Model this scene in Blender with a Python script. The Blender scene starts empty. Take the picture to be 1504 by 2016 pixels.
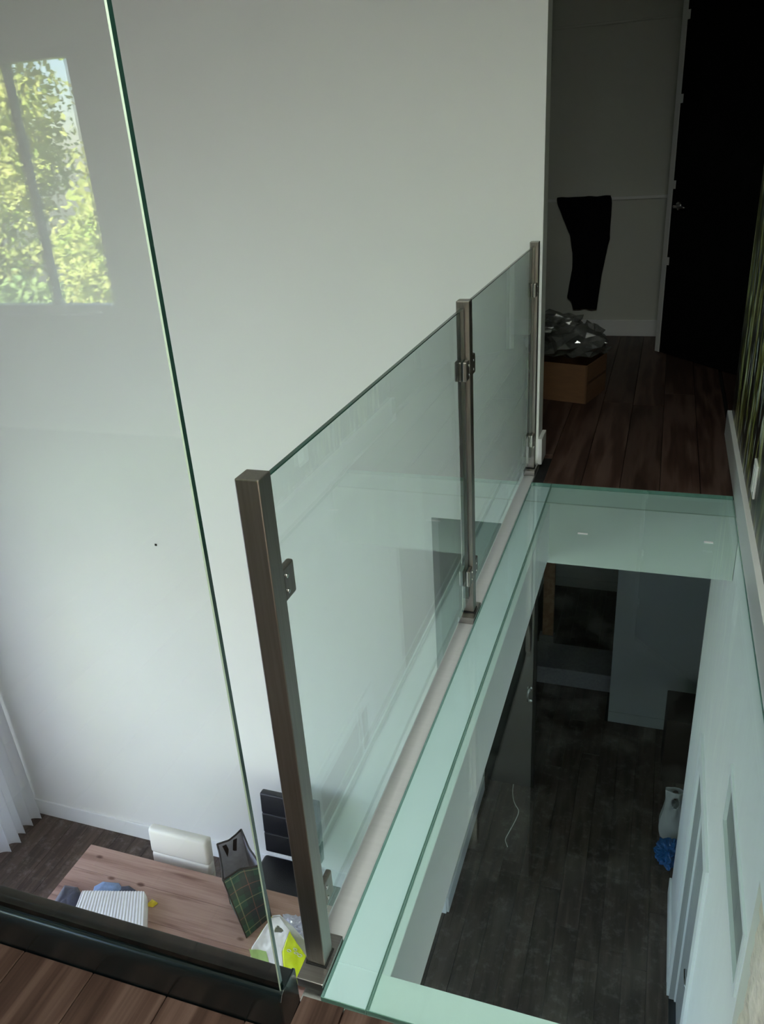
import bpy, bmesh, math, random
from mathutils import Vector, Matrix, noise
import numpy as np
random.seed(7)
SC = bpy.context.scene
COL = SC.collection

# ------------------------------------------------------------------ camera
M = [[0.9459867197943045, 0.3183335288842592, -0.06142385823852433],
     [0.08166833726966942, -0.4173311704970041, -0.9050773319552355],
     [-0.3137505516495857, 0.8511747520454862, -0.4207875150475423]]
F_PX = 1562.4288601925143
cam = bpy.data.cameras.new('camera')
cam.sensor_fit = 'HORIZONTAL'
cam.sensor_width = 36.0
cam.lens = F_PX / 1504.0 * 36.0
cam.clip_start = 0.02
cam_ob = bpy.data.objects.new('camera', cam)
COL.objects.link(cam_ob)
right, down, fwd = [Vector(r) for r in M]
rot = Matrix((right, -down, -fwd)).transposed()
cam_ob.matrix_world = Matrix.Translation((0, 0, 1.5)) @ rot.to_4x4()
SC.camera = cam_ob

# ------------------------------------------------------------------ sky, sun, daylight, exposure
SC.view_settings.view_transform = 'Standard'
SC.view_settings.look = 'None'
SC.view_settings.gamma = 1.0
SC.view_settings.use_curve_mapping = False
SC.view_settings.exposure = 0.0
SC.cycles.use_denoising = True
SC.cycles.max_bounces = 12
SC.cycles.transparent_max_bounces = 24
SC.cycles.diffuse_bounces = 6
SC.cycles.glossy_bounces = 6
SC.cycles.caustics_reflective = False
SC.cycles.caustics_refractive = False
SC.cycles.sample_clamp_indirect = 6.0

W = bpy.data.worlds.new('sky')
SC.world = W
W.use_nodes = True
wn = W.node_tree
bg = wn.nodes['Background']
sky = wn.nodes.new('ShaderNodeTexSky')
sky.sky_type = 'NISHITA'
sky.sun_disc = False
sky.sun_elevation = math.radians(48)
sky.sun_rotation = math.radians(20)
wn.links.new(sky.outputs[0], bg.inputs[0])
bg.inputs[1].default_value = 1.2

def light(name, kind, energy, color, loc, rot, **kw):
    d = bpy.data.lights.new(name, kind)
    d.energy = energy
    d.color = color
    for k, v in kw.items():
        setattr(d, k, v)
    o = bpy.data.objects.new(name, d)
    o.location = loc
    o.rotation_euler = rot
    COL.objects.link(o)
    return o

# sun behind the house, falling on the trees outside the rear window
light('sun', 'SUN', 190.0, (1.0, 0.93, 0.78), (0, 0, 12), (math.radians(-42), 0, math.radians(12)), angle=0.01)
# daylight arriving through the tall lower window in the left wall
light('window_daylight', 'AREA', 136.0, (0.81, 0.765, 1.0), (-4.97, 0.70, -1.95),
      (0, math.radians(-90), 0), shape='RECTANGLE', size=2.6, size_y=4.9)
# the rear upper window lets in the sky itself (a sampling portal, no light of its own)
light('rear_window_portal', 'AREA', 1.0, (1, 1, 1), (-3.47, -2.27, 1.37),
      (math.radians(90), 0, 0), shape='RECTANGLE', size=1.04, size_y=1.3).data.cycles.is_portal = True
# added light from an invented skylight over the landing, out of view
light('added_landing_light', 'AREA', 75.0, (0.97, 1.0, 0.84), (-0.10, 0.30, 2.96),
      (0, 0, 0), shape='RECTANGLE', size=0.86, size_y=1.0)

# ------------------------------------------------------------------ dimensions (metres)
LOW = -3.42           # lower floor
YW = 3.72             # front face of the big white wall
CEIL = 2.9

# ------------------------------------------------------------------ material helpers
def mat(name):
    m = bpy.data.materials.new(name)
    m.use_nodes = True
    nt = m.node_tree
    nt.nodes.clear()
    out = nt.nodes.new('ShaderNodeOutputMaterial')
    return m, nt, out

def nd(nt, t, **kw):
    n = nt.nodes.new(t)
    for k, v in kw.items():
        if k.startswith('i_'):
            n.inputs[k[2:].replace('_', ' ')].default_value = v
        else:
            setattr(n, k, v)
    return n

def L(nt, a, ao, b, bi):
    nt.links.new(a.outputs[ao], b.inputs[bi])

def ramp(nt, stops):
    r = nt.nodes.new('ShaderNodeValToRGB')
    els = r.color_ramp.elements
    while len(els) < len(stops):
        els.new(0.5)
    for e, (p, c) in zip(els, stops):
        e.position = p
        e.color = (*c, 1) if len(c) == 3 else c
    return r

def coords(nt, scale=(1, 1, 1), world=True, rand=False, rot=(0, 0, 0)):
    if world:
        g = nd(nt, 'ShaderNodeNewGeometry')
        src, so = g, 'Position'
    else:
        g = nd(nt, 'ShaderNodeTexCoord')
        src, so = g, 'Object'
    mp = nd(nt, 'ShaderNodeMapping')
    mp.inputs['Scale'].default_value = scale
    mp.inputs['Rotation'].default_value = rot
    L(nt, src, so, mp, 'Vector')
    if rand:
        oi = nd(nt, 'ShaderNodeObjectInfo')
        mul = nd(nt, 'ShaderNodeMath', operation='MULTIPLY')
        mul.inputs[1].default_value = 37.0
        L(nt, oi, 'Random', mul, 0)
        cx = nd(nt, 'ShaderNodeCombineXYZ')
        for i in range(3):
            L(nt, mul, 0, cx, i)
        L(nt, cx, 0, mp, 'Location')
    return mp

def paint(name, col, rough=0.6, bump=0.03, bscale=60, var=0.03, spec=0.4):
    m, nt, out = mat(name)
    p = nd(nt, 'ShaderNodeBsdfPrincipled')
    p.inputs['Roughness'].default_value = rough
    p.inputs['Specular IOR Level'].default_value = spec
    c = coords(nt)
    n = nd(nt, 'ShaderNodeTexNoise')
    n.inputs['Scale'].default_value = 1.3
    n.inputs['Detail'].default_value = 4
    L(nt, c, 0, n, 'Vector')
    r = ramp(nt, [(0.3, tuple(v * (1 - var) for v in col)), (0.7, tuple(min(1, v * (1 + var)) for v in col))])
    L(nt, n, 'Fac', r, 0)
    L(nt, r, 0, p, 'Base Color')
    if bump:
        n2 = nd(nt, 'ShaderNodeTexNoise')
        n2.inputs['Scale'].default_value = bscale
        L(nt, c, 0, n2, 'Vector')
        b = nd(nt, 'ShaderNodeBump')
        b.inputs['Strength'].default_value = bump
        b.inputs['Distance'].default_value = 0.01
        L(nt, n2, 'Fac', b, 'Height')
        L(nt, b, 0, p, 'Normal')
    L(nt, p, 0, out, 0)
    return m

def wood(name, dark, mid, lite, axis='Y', rough=0.42, grain=1.0, knots=False, dust=0.0, var=0.35, spec=0.4, coat=0.0):
    m, nt, out = mat(name)
    p = nd(nt, 'ShaderNodeBsdfPrincipled')
    p.inputs['Specular IOR Level'].default_value = spec
    p.inputs['Coat Weight'].default_value = coat
    p.inputs['Coat Roughness'].default_value = 0.28
    sc = (9, 0.9, 9) if axis == 'Y' else (0.9, 9, 9)
    c = coords(nt, sc, world=False, rand=True)
    # cathedral grain: a wave warped by long noise
    nz = nd(nt, 'ShaderNodeTexNoise')
    nz.inputs['Scale'].default_value = 0.9
    nz.inputs['Detail'].default_value = 3
    L(nt, c, 0, nz, 'Vector')
    mul = nd(nt, 'ShaderNodeMath', operation='MULTIPLY')
    mul.inputs[1].default_value = 26.0 * grain
    L(nt, nz, 'Fac', mul, 0)
    sn = nd(nt, 'ShaderNodeMath', operation='SINE')
    L(nt, mul, 0, sn, 0)
    half = nd(nt, 'ShaderNodeMath', operation='MULTIPLY_ADD')
    half.inputs[1].default_value = 0.5
    half.inputs[2].default_value = 0.5
    L(nt, sn, 0, half, 0)
    sc2 = (160, 4, 160) if axis == 'Y' else (4, 160, 160)
    c2 = coords(nt, sc2, world=False, rand=True)
    n2 = nd(nt, 'ShaderNodeTexNoise')
    n2.inputs['Scale'].default_value = 1.0
    n2.inputs['Detail'].default_value = 3
    L(nt, c2, 0, n2, 'Vector')
    mixv = nd(nt, 'ShaderNodeMath', operation='MULTIPLY_ADD')
    mixv.inputs[1].default_value = 0.42
    L(nt, half, 0, mixv, 0)
    m2 = nd(nt, 'ShaderNodeMath', operation='MULTIPLY')
    m2.inputs[1].default_value = 0.58
    L(nt, n2, 'Fac', m2, 0)
    L(nt, m2, 0, mixv, 2)
    r = ramp(nt, [(0.15, dark), (0.5, mid), (0.85, lite)])
    L(nt, mixv, 0, r, 0)
    last, lo = r, 0
    oi = nd(nt, 'ShaderNodeObjectInfo')
    mr = nd(nt, 'ShaderNodeMapRange')
    mr.inputs['To Min'].default_value = 1 - var
    mr.inputs['To Max'].default_value = 1 + var * 0.6
    L(nt, oi, 'Random', mr, 0)
    hs = nd(nt, 'ShaderNodeHueSaturation')
    L(nt, mr, 0, hs, 'Value')
    L(nt, last, lo, hs, 'Color')
    last, lo = hs, 0
    if knots:
        ck = coords(nt, (1.0, 2.0, 1.0) if axis == 'X' else (2.0, 1.0, 1.0))
        v = nd(nt, 'ShaderNodeTexVoronoi')
        v.inputs['Scale'].default_value = 4.2
        L(nt, ck, 0, v, 'Vector')
        kr = ramp(nt, [(0.0, (0.10, 0.05, 0.03)), (0.09, (0.22, 0.12, 0.08)), (0.16, (1, 1, 1))])
        L(nt, v, 'Distance', kr, 0)
        cs = coords(nt, (0.7, 9, 1) if axis == 'X' else (9, 0.7, 1))
        ns = nd(nt, 'ShaderNodeTexNoise')
        ns.inputs['Scale'].default_value = 2.2
        ns.inputs['Detail'].default_value = 5
        L(nt, cs, 0, ns, 'Vector')
        sr = ramp(nt, [(0.30, (0.45, 0.36, 0.33)), (0.42, (1, 1, 1))])
        L(nt, ns, 'Fac', sr, 0)
        mk = nd(nt, 'ShaderNodeMix', data_type='RGBA', blend_type='MULTIPLY')
        mk.inputs[0].default_value = 0.85
        L(nt, last, lo, mk, 6)
        L(nt, kr, 0, mk, 7)
        mk2 = nd(nt, 'ShaderNodeMix', data_type='RGBA', blend_type='MULTIPLY')
        mk2.inputs[0].default_value = 0.8
        L(nt, mk, 2, mk2, 6)
        L(nt, sr, 0, mk2, 7)
        last, lo = mk2, 2
    if dust:
        cd = coords(nt)
        nd1 = nd(nt, 'ShaderNodeTexNoise')
        nd1.inputs['Scale'].default_value = 15.0
        nd1.inputs['Detail'].default_value = 9
        nd1.inputs['Roughness'].default_value = 0.72
        L(nt, cd, 0, nd1, 'Vector')
        dr = ramp(nt, [(0.52, (0, 0, 0)), (0.80, (1, 1, 1))])
        L(nt, nd1, 'Fac', dr, 0)
        nv = nd(nt, 'ShaderNodeTexVoronoi')
        nv.inputs['Scale'].default_value = 22
        L(nt, cd, 0, nv, 'Vector')
        vr = ramp(nt, [(0.0, (1, 1, 1)), (0.10, (0, 0, 0))])
        L(nt, nv, 'Distance', vr, 0)
        add = nd(nt, 'ShaderNodeMix', data_type='RGBA', blend_type='ADD')
        add.inputs[0].default_value = 0.5
        L(nt, dr, 0, add, 6)
        L(nt, vr, 0, add, 7)
        md = nd(nt, 'ShaderNodeMix', data_type='RGBA', blend_type='MIX')
        mf = nd(nt, 'ShaderNodeMath', operation='MULTIPLY')
        mf.inputs[1].default_value = dust
        L(nt, add, 2, mf, 0)
        L(nt, mf, 0, md, 0)
        L(nt, last, lo, md, 6)
        md.inputs[7].default_value = (0.55, 0.53, 0.50, 1)
        last, lo = md, 2
    L(nt, last, lo, p, 'Base Color')
    rr = nd(nt, 'ShaderNodeMapRange')
    rr.inputs['To Min'].default_value = rough - 0.08
    rr.inputs['To Max'].default_value = rough + 0.12
    L(nt, n2, 'Fac', rr, 0)
    L(nt, rr, 0, p, 'Roughness')
    b = nd(nt, 'ShaderNodeBump')
    b.inputs['Strength'].default_value = 0.12
    b.inputs['Distance'].default_value = 0.004
    L(nt, mixv, 0, b, 'Height')
    L(nt, b, 0, p, 'Normal')
    L(nt, p, 0, out, 0)
    return m

def plain(name, col, rough=0.5, metal=0.0, spec=0.5, noise_amt=0.12, nscale=(30, 30, 30), bump=0.0, coat=0.0, sheen=0.0):
    m, nt, out = mat(name)
    p = nd(nt, 'ShaderNodeBsdfPrincipled')
    p.inputs['Metallic'].default_value = metal
    p.inputs['Specular IOR Level'].default_value = spec
    p.inputs['Coat Weight'].default_value = coat
    p.inputs['Sheen Weight'].default_value = sheen
    c = coords(nt, nscale, world=False)
    n = nd(nt, 'ShaderNodeTexNoise')
    n.inputs['Scale'].default_value = 1.0
    n.inputs['Detail'].default_value = 4
    L(nt, c, 0, n, 'Vector')
    r = ramp(nt, [(0.3, tuple(v * (1 - noise_amt) for v in col)), (0.7, tuple(min(1, v * (1 + noise_amt)) for v in col))])
    L(nt, n, 'Fac', r, 0)
    L(nt, r, 0, p, 'Base Color')
    mr = nd(nt, 'ShaderNodeMapRange')
    mr.inputs['To Min'].default_value = max(0.02, rough - 0.06)
    mr.inputs['To Max'].default_value = min(1, rough + 0.06)
    L(nt, n, 'Fac', mr, 0)
    L(nt, mr, 0, p, 'Roughness')
    if bump:
        b = nd(nt, 'ShaderNodeBump')
        b.inputs['Strength'].default_value = bump
        b.inputs['Distance'].default_value = 0.005
        L(nt, n, 'Fac', b, 'Height')
        L(nt, b, 0, p, 'Normal')
    L(nt, p, 0, out, 0)
    return m

def schlick(nt, f0=0.042):
    """reflectance from the angle between view and normal; same on both faces of a pane"""
    g = nd(nt, 'ShaderNodeNewGeometry')
    dot = nd(nt, 'ShaderNodeVectorMath', operation='DOT_PRODUCT')
    L(nt, g, 'Normal', dot, 0)
    L(nt, g, 'Incoming', dot, 1)
    ab = nd(nt, 'ShaderNodeMath', operation='ABSOLUTE')
    L(nt, dot, 'Value', ab, 0)
    inv = nd(nt, 'ShaderNodeMath', operation='SUBTRACT')
    inv.inputs[0].default_value = 1.0
    L(nt, ab, 0, inv, 1)
    pw = nd(nt, 'ShaderNodeMath', operation='POWER')
    pw.inputs[1].default_value = 5.0
    L(nt, inv, 0, pw, 0)
    ma = nd(nt, 'ShaderNodeMath', operation='MULTIPLY_ADD')
    ma.inputs[1].default_value = 1 - f0
    ma.inputs[2].default_value = f0
    L(nt, pw, 0, ma, 0)
    return ma

def glass(name, tint, f0=0.042, dust=0.0):
    """clear pane with tint over both faces; every face passes sqrt(tint)"""
    m, nt, out = mat(name)
    tr = nd(nt, 'ShaderNodeBsdfTransparent')
    tr.inputs[0].default_value = (*[math.sqrt(t) for t in tint], 1)
    gl = nd(nt, 'ShaderNodeBsdfGlossy')
    gl.inputs['Roughness'].default_value = 0.0
    gl.inputs['Color'].default_value = (0.96, 1.0, 0.98, 1)
    mx = nd(nt, 'ShaderNodeMixShader')
    s = schlick(nt, f0)
    L(nt, s, 0, mx, 0)
    L(nt, tr, 0, mx, 1)
    L(nt, gl, 0, mx, 2)
    last = mx
    if dust:
        c = coords(nt)
        n = nd(nt, 'ShaderNodeTexNoise')
        n.inputs['Scale'].default_value = 7.0
        n.inputs['Detail'].default_value = 8
        n.inputs['Roughness'].default_value = 0.7
        L(nt, c, 0, n, 'Vector')
        r = ramp(nt, [(0.50, (0, 0, 0)), (0.85, (1, 1, 1))])
        L(nt, n, 'Fac', r, 0)
        ml = nd(nt, 'ShaderNodeMath', operation='MULTIPLY')
        ml.inputs[1].default_value = dust
        L(nt, r, 0, ml, 0)
        df = nd(nt, 'ShaderNodeBsdfDiffuse')
        df.inputs[0].default_value = (0.62, 0.66, 0.64, 1)
        m2 = nd(nt, 'ShaderNodeMixShader')
        L(nt, ml, 0, m2, 0)
        L(nt, mx, 0, m2, 1)
        L(nt, df, 0, m2, 2)
        last = m2
    L(nt, last, 0, out, 0)
    return m

def sheer(name, col, through, clear=0.0, gloss=0.0):
    """thin cloth or film: diffuse + translucent + a little see-through"""
    m, nt, out = mat(name)
    d = nd(nt, 'ShaderNodeBsdfDiffuse')
    t = nd(nt, 'ShaderNodeBsdfTranslucent')
    c = coords(nt, (40, 40, 40), world=False)
    n = nd(nt, 'ShaderNodeTexNoise')
    L(nt, c, 0, n, 'Vector')
    r = ramp(nt, [(0.3, tuple(v * 0.94 for v in col)), (0.7, col)])
    L(nt, n, 'Fac', r, 0)
    L(nt, r, 0, d, 0)
    L(nt, r, 0, t, 0)
    mx = nd(nt, 'ShaderNodeMixShader')
    mx.inputs[0].default_value = through
    L(nt, d, 0, mx, 1)
    L(nt, t, 0, mx, 2)
    last = mx
    if clear:
        tr = nd(nt, 'ShaderNodeBsdfTransparent')
        m2 = nd(nt, 'ShaderNodeMixShader')
        m2.inputs[0].default_value = clear
        L(nt, last, 0, m2, 1)
        L(nt, tr, 0, m2, 2)
        last = m2
    if gloss:
        g = nd(nt, 'ShaderNodeBsdfGlossy')
        g.inputs['Roughness'].default_value = 0.15
        s = schlick(nt, gloss)
        m3 = nd(nt, 'ShaderNodeMixShader')
        L(nt, s, 0, m3, 0)
        L(nt, last, 0, m3, 1)
        L(nt, g, 0, m3, 2)
        last = m3
    L(nt, last, 0, out, 0)
    return m

MT = {}
MT['wall'] = paint('white_wall_paint', (0.80, 0.80, 0.79), 0.55, 0.04, 90, 0.015)
MT['hall'] = paint('hall_wall_paint', (0.63, 0.645, 0.60), 0.6, 0.04, 90, 0.03)
MT['trim'] = paint('white_trim_paint', (0.83, 0.84, 0.85), 0.35, 0.01, 40, 0.01)
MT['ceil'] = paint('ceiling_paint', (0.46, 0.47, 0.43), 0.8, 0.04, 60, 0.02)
MT['grey'] = paint('grey_door_paint', (0.34, 0.35, 0.35), 0.45, 0.02, 60, 0.03)
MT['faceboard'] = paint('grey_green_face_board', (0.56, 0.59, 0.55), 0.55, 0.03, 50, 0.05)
MT['added_dark'] = paint('added_dark_brown', (0.060, 0.042, 0.033), 0.6, 0.05, 30, 0.12)
MT['ventgrey'] = paint('grey_vent_paint', (0.22, 0.235, 0.225), 0.5, 0.02, 60, 0.03)
MT['greywall'] = paint('grey_corridor_paint', (0.42, 0.45, 0.45), 0.6, 0.04, 90, 0.03)
MT['ledge'] = paint('ledge_paint', (0.86, 0.89, 0.87), 0.5, 0.02, 50, 0.03)
MT['floor_up'] = wood('dark_stained_planks', (0.032, 0.0165, 0.0125), (0.072, 0.040, 0.031), (0.122, 0.076, 0.062), rough=0.46, var=0.28, spec=0.22)
MT['floor_low'] = wood('grey_brown_planks', (0.030, 0.020, 0.016), (0.060, 0.041, 0.033), (0.092, 0.066, 0.054), rough=0.45, var=0.22, dust=0.26)
MT['table'] = wood('rough_pine_table', (0.22, 0.125, 0.098), (0.34, 0.205, 0.165), (0.46, 0.305, 0.25), axis='X', rough=0.6, knots=True, var=0.12, grain=0.6)
MT['jambwood'] = wood('orange_wood', (0.40, 0.19, 0.09), (0.55, 0.30, 0.16), (0.66, 0.40, 0.23), rough=0.5)
MT['darkdoor'] = wood('black_brown_door', (0.006, 0.005, 0.005), (0.010, 0.008, 0.008), (0.014, 0.011, 0.010), rough=0.5, spec=0.2)
MT['blackdoor'] = plain('black_door_lacquer', (0.004, 0.004, 0.0045), 0.6, spec=0.15)
MT['steel'] = plain('brushed_stainless_steel', (0.28, 0.262, 0.24), 0.38, metal=1.0, noise_amt=0.10, nscale=(220, 220, 6), bump=0.03)
MT['steel_flat'] = plain('brushed_steel_base', (0.36, 0.34, 0.33), 0.36, metal=1.0, noise_amt=0.10, nscale=(8, 220, 220), bump=0.02)
MT['chrome'] = plain('polished_chrome', (0.75, 0.75, 0.76), 0.12, metal=1.0, noise_amt=0.03)
MT['alu'] = plain('satin_white_aluminium', (0.60, 0.60, 0.63), 0.38, metal=0.25, noise_amt=0.03, nscale=(4, 90, 90))
MT['shoe'] = plain('black_green_enamel', (0.0042, 0.0095, 0.0115), 0.22, spec=0.8, noise_amt=0.2, nscale=(6, 6, 6))
MT['rubber'] = plain('black_rubber', (0.006, 0.006, 0.006), 0.7)
MT['blackleather'] = plain('black_leather', (0.010, 0.011, 0.016), 0.42, bump=0.25, nscale=(160, 160, 160), spec=0.5)
MT['whiteleather'] = plain('white_leather', (0.78, 0.76, 0.70), 0.42, bump=0.12, nscale=(140, 140, 140), noise_amt=0.03)
MT['whitefoam'] = plain('white_foam', (0.84, 0.84, 0.86), 0.7, noise_amt=0.03)
MT['navy'] = plain('navy_cloth', (0.035, 0.042, 0.075), 0.75, bump=0.3, nscale=(90, 90, 90), sheen=0.2)
MT['lightblue'] = plain('light_blue_cloth', (0.20, 0.29, 0.47), 0.75, bump=0.2, nscale=(90, 90, 90))
MT['yellow'] = plain('yellow_plastic', (0.80, 0.62, 0.03), 0.5)
MT['blackcloth'] = plain('black_cloth', (0.0045, 0.0045, 0.007), 0.9, spec=0.15, bump=0.3, nscale=(120, 120, 120))
MT['blacktape'] = plain('black_webbing', (0.008, 0.008, 0.009), 0.6, bump=0.3, nscale=(200, 200, 200))
MT['greylining'] = plain('grey_lining', (0.36, 0.37, 0.42), 0.55)
MT['card'] = plain('brown_cardboard', (0.15, 0.075, 0.034), 0.8, noise_amt=0.10, nscale=(12, 12, 60))
MT['cardtape'] = plain('packing_tape', (0.12, 0.065, 0.035), 0.3)
MT['brownbox'] = plain('dark_brown_box', (0.030, 0.019, 0.013), 0.9, bump=0.4, nscale=(60, 60, 60))
MT['film'] = sheer('clear_plastic_film', (0.20, 0.21, 0.20), 0.3, 0.45, 0.10)
MT['whitebag'] = sheer('white_plastic_bag', (0.86, 0.87, 0.86), 0.25, 0.0, 0.05)
MT['limebag'] = sheer('lime_plastic', (0.68, 0.82, 0.02), 0.2, 0.0, 0.05)
MT['greenprint'] = sheer('pale_green_plastic', (0.42, 0.62, 0.22), 0.2, 0.0, 0.05)
MT['lavender'] = sheer('pale_lavender_plastic', (0.66, 0.68, 0.80), 0.25, 0.05, 0.07)
MT['greybag'] = sheer('cloudy_plastic', (0.55, 0.57, 0.58), 0.2, 0.12, 0.05)
MT['bluebag'] = sheer('blue_plastic', (0.012, 0.13, 0.42), 0.2, 0.0, 0.06)
MT['curtain'] = sheer('sheer_white_voile', (0.88, 0.89, 0.91), 0.5, 0.10)
MT['thread'] = plain('white_thread', (0.7, 0.7, 0.68), 0.8)
MT['switch'] = plain('white_switch_plastic', (0.82, 0.83, 0.81), 0.35, noise_amt=0.02)
MT['concrete'] = plain('grey_mortar', (0.42, 0.43, 0.42), 0.9, bump=0.5, nscale=(60, 60, 60))
MT['stepstone'] = plain('grey_step', (0.36, 0.35, 0.37), 0.8, bump=0.2, nscale=(40, 40, 40))
MT['bark'] = plain('tree_bark', (0.10, 0.075, 0.055), 0.9, bump=0.8, nscale=(14, 14, 3))
MT['grass'] = plain('outdoor_grass', (0.05, 0.11, 0.03), 0.9, bump=0.5, nscale=(20, 20, 20), noise_amt=0.4)
MT['stone'] = plain('rough_beige_stone', (0.62, 0.52, 0.44), 0.9, bump=0.7, nscale=(26, 26, 70), noise_amt=0.16)
MT['tint_rail'] = glass('green_tinted_glass', (0.80, 0.885, 0.870))
MT['tint_tall'] = glass('pale_green_glass', (0.965, 0.975, 0.975), 0.048)
MT['tint_floor'] = glass('walk_on_glass', (0.77, 0.905, 0.895), 0.042, dust=0.03)
MT['tint_ledge'] = glass('walk_on_glass_edge_strip', (0.83, 0.955, 0.985), 0.042, dust=0.03)
MT['clear'] = glass('window_glass', (0.94, 0.97, 0.96), 0.03)
MT['edge'] = plain('dark_green_glass_edge', (0.006, 0.030, 0.022), 0.12, spec=0.8, noise_amt=0.2)
MT['joint'] = plain('green_glass_joint', (0.17, 0.33, 0.28), 0.2, spec=0.6, noise_amt=0.1)
MT['edge_lit'] = plain('painted_arris_highlight', (0.42, 0.52, 0.42), 0.2, spec=0.8, noise_amt=0.05)  # pale colour stands in for the highlight along the tall screen's arris

def leaf_mat(name, c1, c2):
    m, nt, out = mat(name)
    c = coords(nt)
    n = nd(nt, 'ShaderNodeTexNoise')
    n.inputs['Scale'].default_value = 3.0
    n.inputs['Detail'].default_value = 3
    L(nt, c, 0, n, 'Vector')
    r = ramp(nt, [(0.35, c1), (0.65, c2)])
    L(nt, n, 'Fac', r, 0)
    d = nd(nt, 'ShaderNodeBsdfDiffuse')
    t = nd(nt, 'ShaderNodeBsdfTranslucent')
    L(nt, r, 0, d, 0)
    L(nt, r, 0, t, 0)
    mx = nd(nt, 'ShaderNodeMixShader')
    mx.inputs[0].default_value = 0.35
    L(nt, d, 0, mx, 1)
    L(nt, t, 0, mx, 2)
    L(nt, mx, 0, out, 0)
    return m
MT['leaf'] = leaf_mat('sunny_leaves', (0.24, 0.33, 0.08), (0.60, 0.60, 0.24))
MT['leaf2'] = leaf_mat('darker_leaves', (0.08, 0.15, 0.06), (0.22, 0.30, 0.12))

def mural_mat():
    m, nt, out = mat('forest_mural_print')
    p = nd(nt, 'ShaderNodeBsdfPrincipled')
    p.inputs['Roughness'].default_value = 0.35
    p.inputs['Specular IOR Level'].default_value = 0.3
    c = coords(nt, (1, 1.9, 0.5), rot=(math.radians(12), 0, 0))
    n1 = nd(nt, 'ShaderNodeTexNoise')
    n1.inputs['Scale'].default_value = 5.0
    n1.inputs['Detail'].default_value = 8
    n1.inputs['Roughness'].default_value = 0.62
    L(nt, c, 0, n1, 'Vector')
    r1 = ramp(nt, [(0.44, (0.004, 0.005, 0.004)), (0.50, (0.016, 0.019, 0.009)), (0.56, (0.20, 0.20, 0.035)), (0.66, (0.55, 0.58, 0.36))])
    L(nt, n1, 'Fac', r1, 0)
    c2 = coords(nt, (1, 3.2, 0.9), rot=(math.radians(12), 0, 0))
    n2 = nd(nt, 'ShaderNodeTexNoise')
    n2.inputs['Scale'].default_value = 6.0
    n2.inputs['Detail'].default_value = 6
    L(nt, c2, 0, n2, 'Vector')
    r2 = ramp(nt, [(0.57, (0, 0, 0)), (0.66, (0.55, 0.60, 0.57))])
    L(nt, n2, 'Fac', r2, 0)
    ad = nd(nt, 'ShaderNodeMix', data_type='RGBA', blend_type='ADD')
    ad.inputs[0].default_value = 0.7
    L(nt, r1, 0, ad, 6)
    L(nt, r2, 0, ad, 7)
    # pale grey brightness painted into near end of the print, lifting post and rail reflections
    g = nd(nt, 'ShaderNodeNewGeometry')
    sp = nd(nt, 'ShaderNodeSeparateXYZ')
    L(nt, g, 'Position', sp, 0)
    mr = nd(nt, 'ShaderNodeMapRange')
    mr.inputs['From Min'].default_value = 3.1
    mr.inputs['From Max'].default_value = 2.3
    L(nt, sp, 1, mr, 0)
    r3 = ramp(nt, [(0.35, (0.06, 0.07, 0.062)), (0.6, (0.34, 0.37, 0.34))])
    L(nt, n2, 'Fac', r3, 0)
    mm = nd(nt, 'ShaderNodeMix', data_type='RGBA')
    L(nt, mr, 0, mm, 0)
    L(nt, ad, 2, mm, 6)
    L(nt, r3, 0, mm, 7)
    L(nt, mm, 2, p, 'Base Color')
    L(nt, p, 0, out, 0)
    return m
MT['mural'] = mural_mat()

def tartan_mat():
    m, nt, out = mat('green_tartan_print')
    p = nd(nt, 'ShaderNodeBsdfPrincipled')
    p.inputs['Roughness'].default_value = 0.42
    uv = nd(nt, 'ShaderNodeUVMap')
    sp = nd(nt, 'ShaderNodeSeparateXYZ')
    L(nt, uv, 0, sp, 0)
    def stripes(ax, per, lo, hi, off=0.0):
        a = nd(nt, 'ShaderNodeMath', operation='MULTIPLY_ADD')
        a.inputs[1].default_value = 1 / per
        a.inputs[2].default_value = off
        L(nt, sp, ax, a, 0)
        f = nd(nt, 'ShaderNodeMath', operation='FRACT')
        L(nt, a, 0, f, 0)
        c = nd(nt, 'ShaderNodeMath', operation='COMPARE')
        c.inputs[1].default_value = (lo + hi) / 2
        c.inputs[2].default_value = (hi - lo) / 2
        L(nt, f, 0, c, 0)
        return c
    col = None
    def over(prev, fac, color, amt):
        mx = nd(nt, 'ShaderNodeMix', data_type='RGBA')
        ml = nd(nt, 'ShaderNodeMath', operation='MULTIPLY')
        ml.inputs[1].default_value = amt
        L(nt, fac, 0, ml, 0)
        L(nt, ml, 0, mx, 0)
        if prev is None:
            mx.inputs[6].default_value = (0.020, 0.085, 0.062, 1)
        else:
            L(nt, prev, 2, mx, 6)
        mx.inputs[7].default_value = (*color, 1)
        return mx
    for ax in (0, 1):
        col = over(col, stripes(ax, 0.16, 0.45, 0.95), (0.016, 0.024, 0.036), 0.6)
    for ax in (0, 1):
        col = over(col, stripes(ax, 0.16, 0.18, 0.215), (0.30, 0.31, 0.18), 0.6)
        col = over(col, stripes(ax, 0.16, 0.68, 0.71), (0.26, 0.11, 0.08), 0.6)
    L(nt, col, 2, p, 'Base Color')
    L(nt, p, 0, out, 0)
    return m
MT['tartan'] = tartan_mat()

# ------------------------------------------------------------------ geometry helpers
def setp(o, label=None, cat=None, group=None, kind=None):
    if label: o['label'] = label
    if cat: o['category'] = cat
    if group: o['group'] = group
    if kind: o['kind'] = kind
    return o

def thing(name, label, cat, loc=(0, 0, 0), group=None):
    o = bpy.data.objects.new(name, None)
    o.empty_display_size = 0.05
    o.location = loc
    COL.objects.link(o)
    return setp(o, label, cat, group)

def world_loc(o):
    v = Vector(o.location)
    return v + world_loc(o.parent) if o.parent else v

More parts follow.
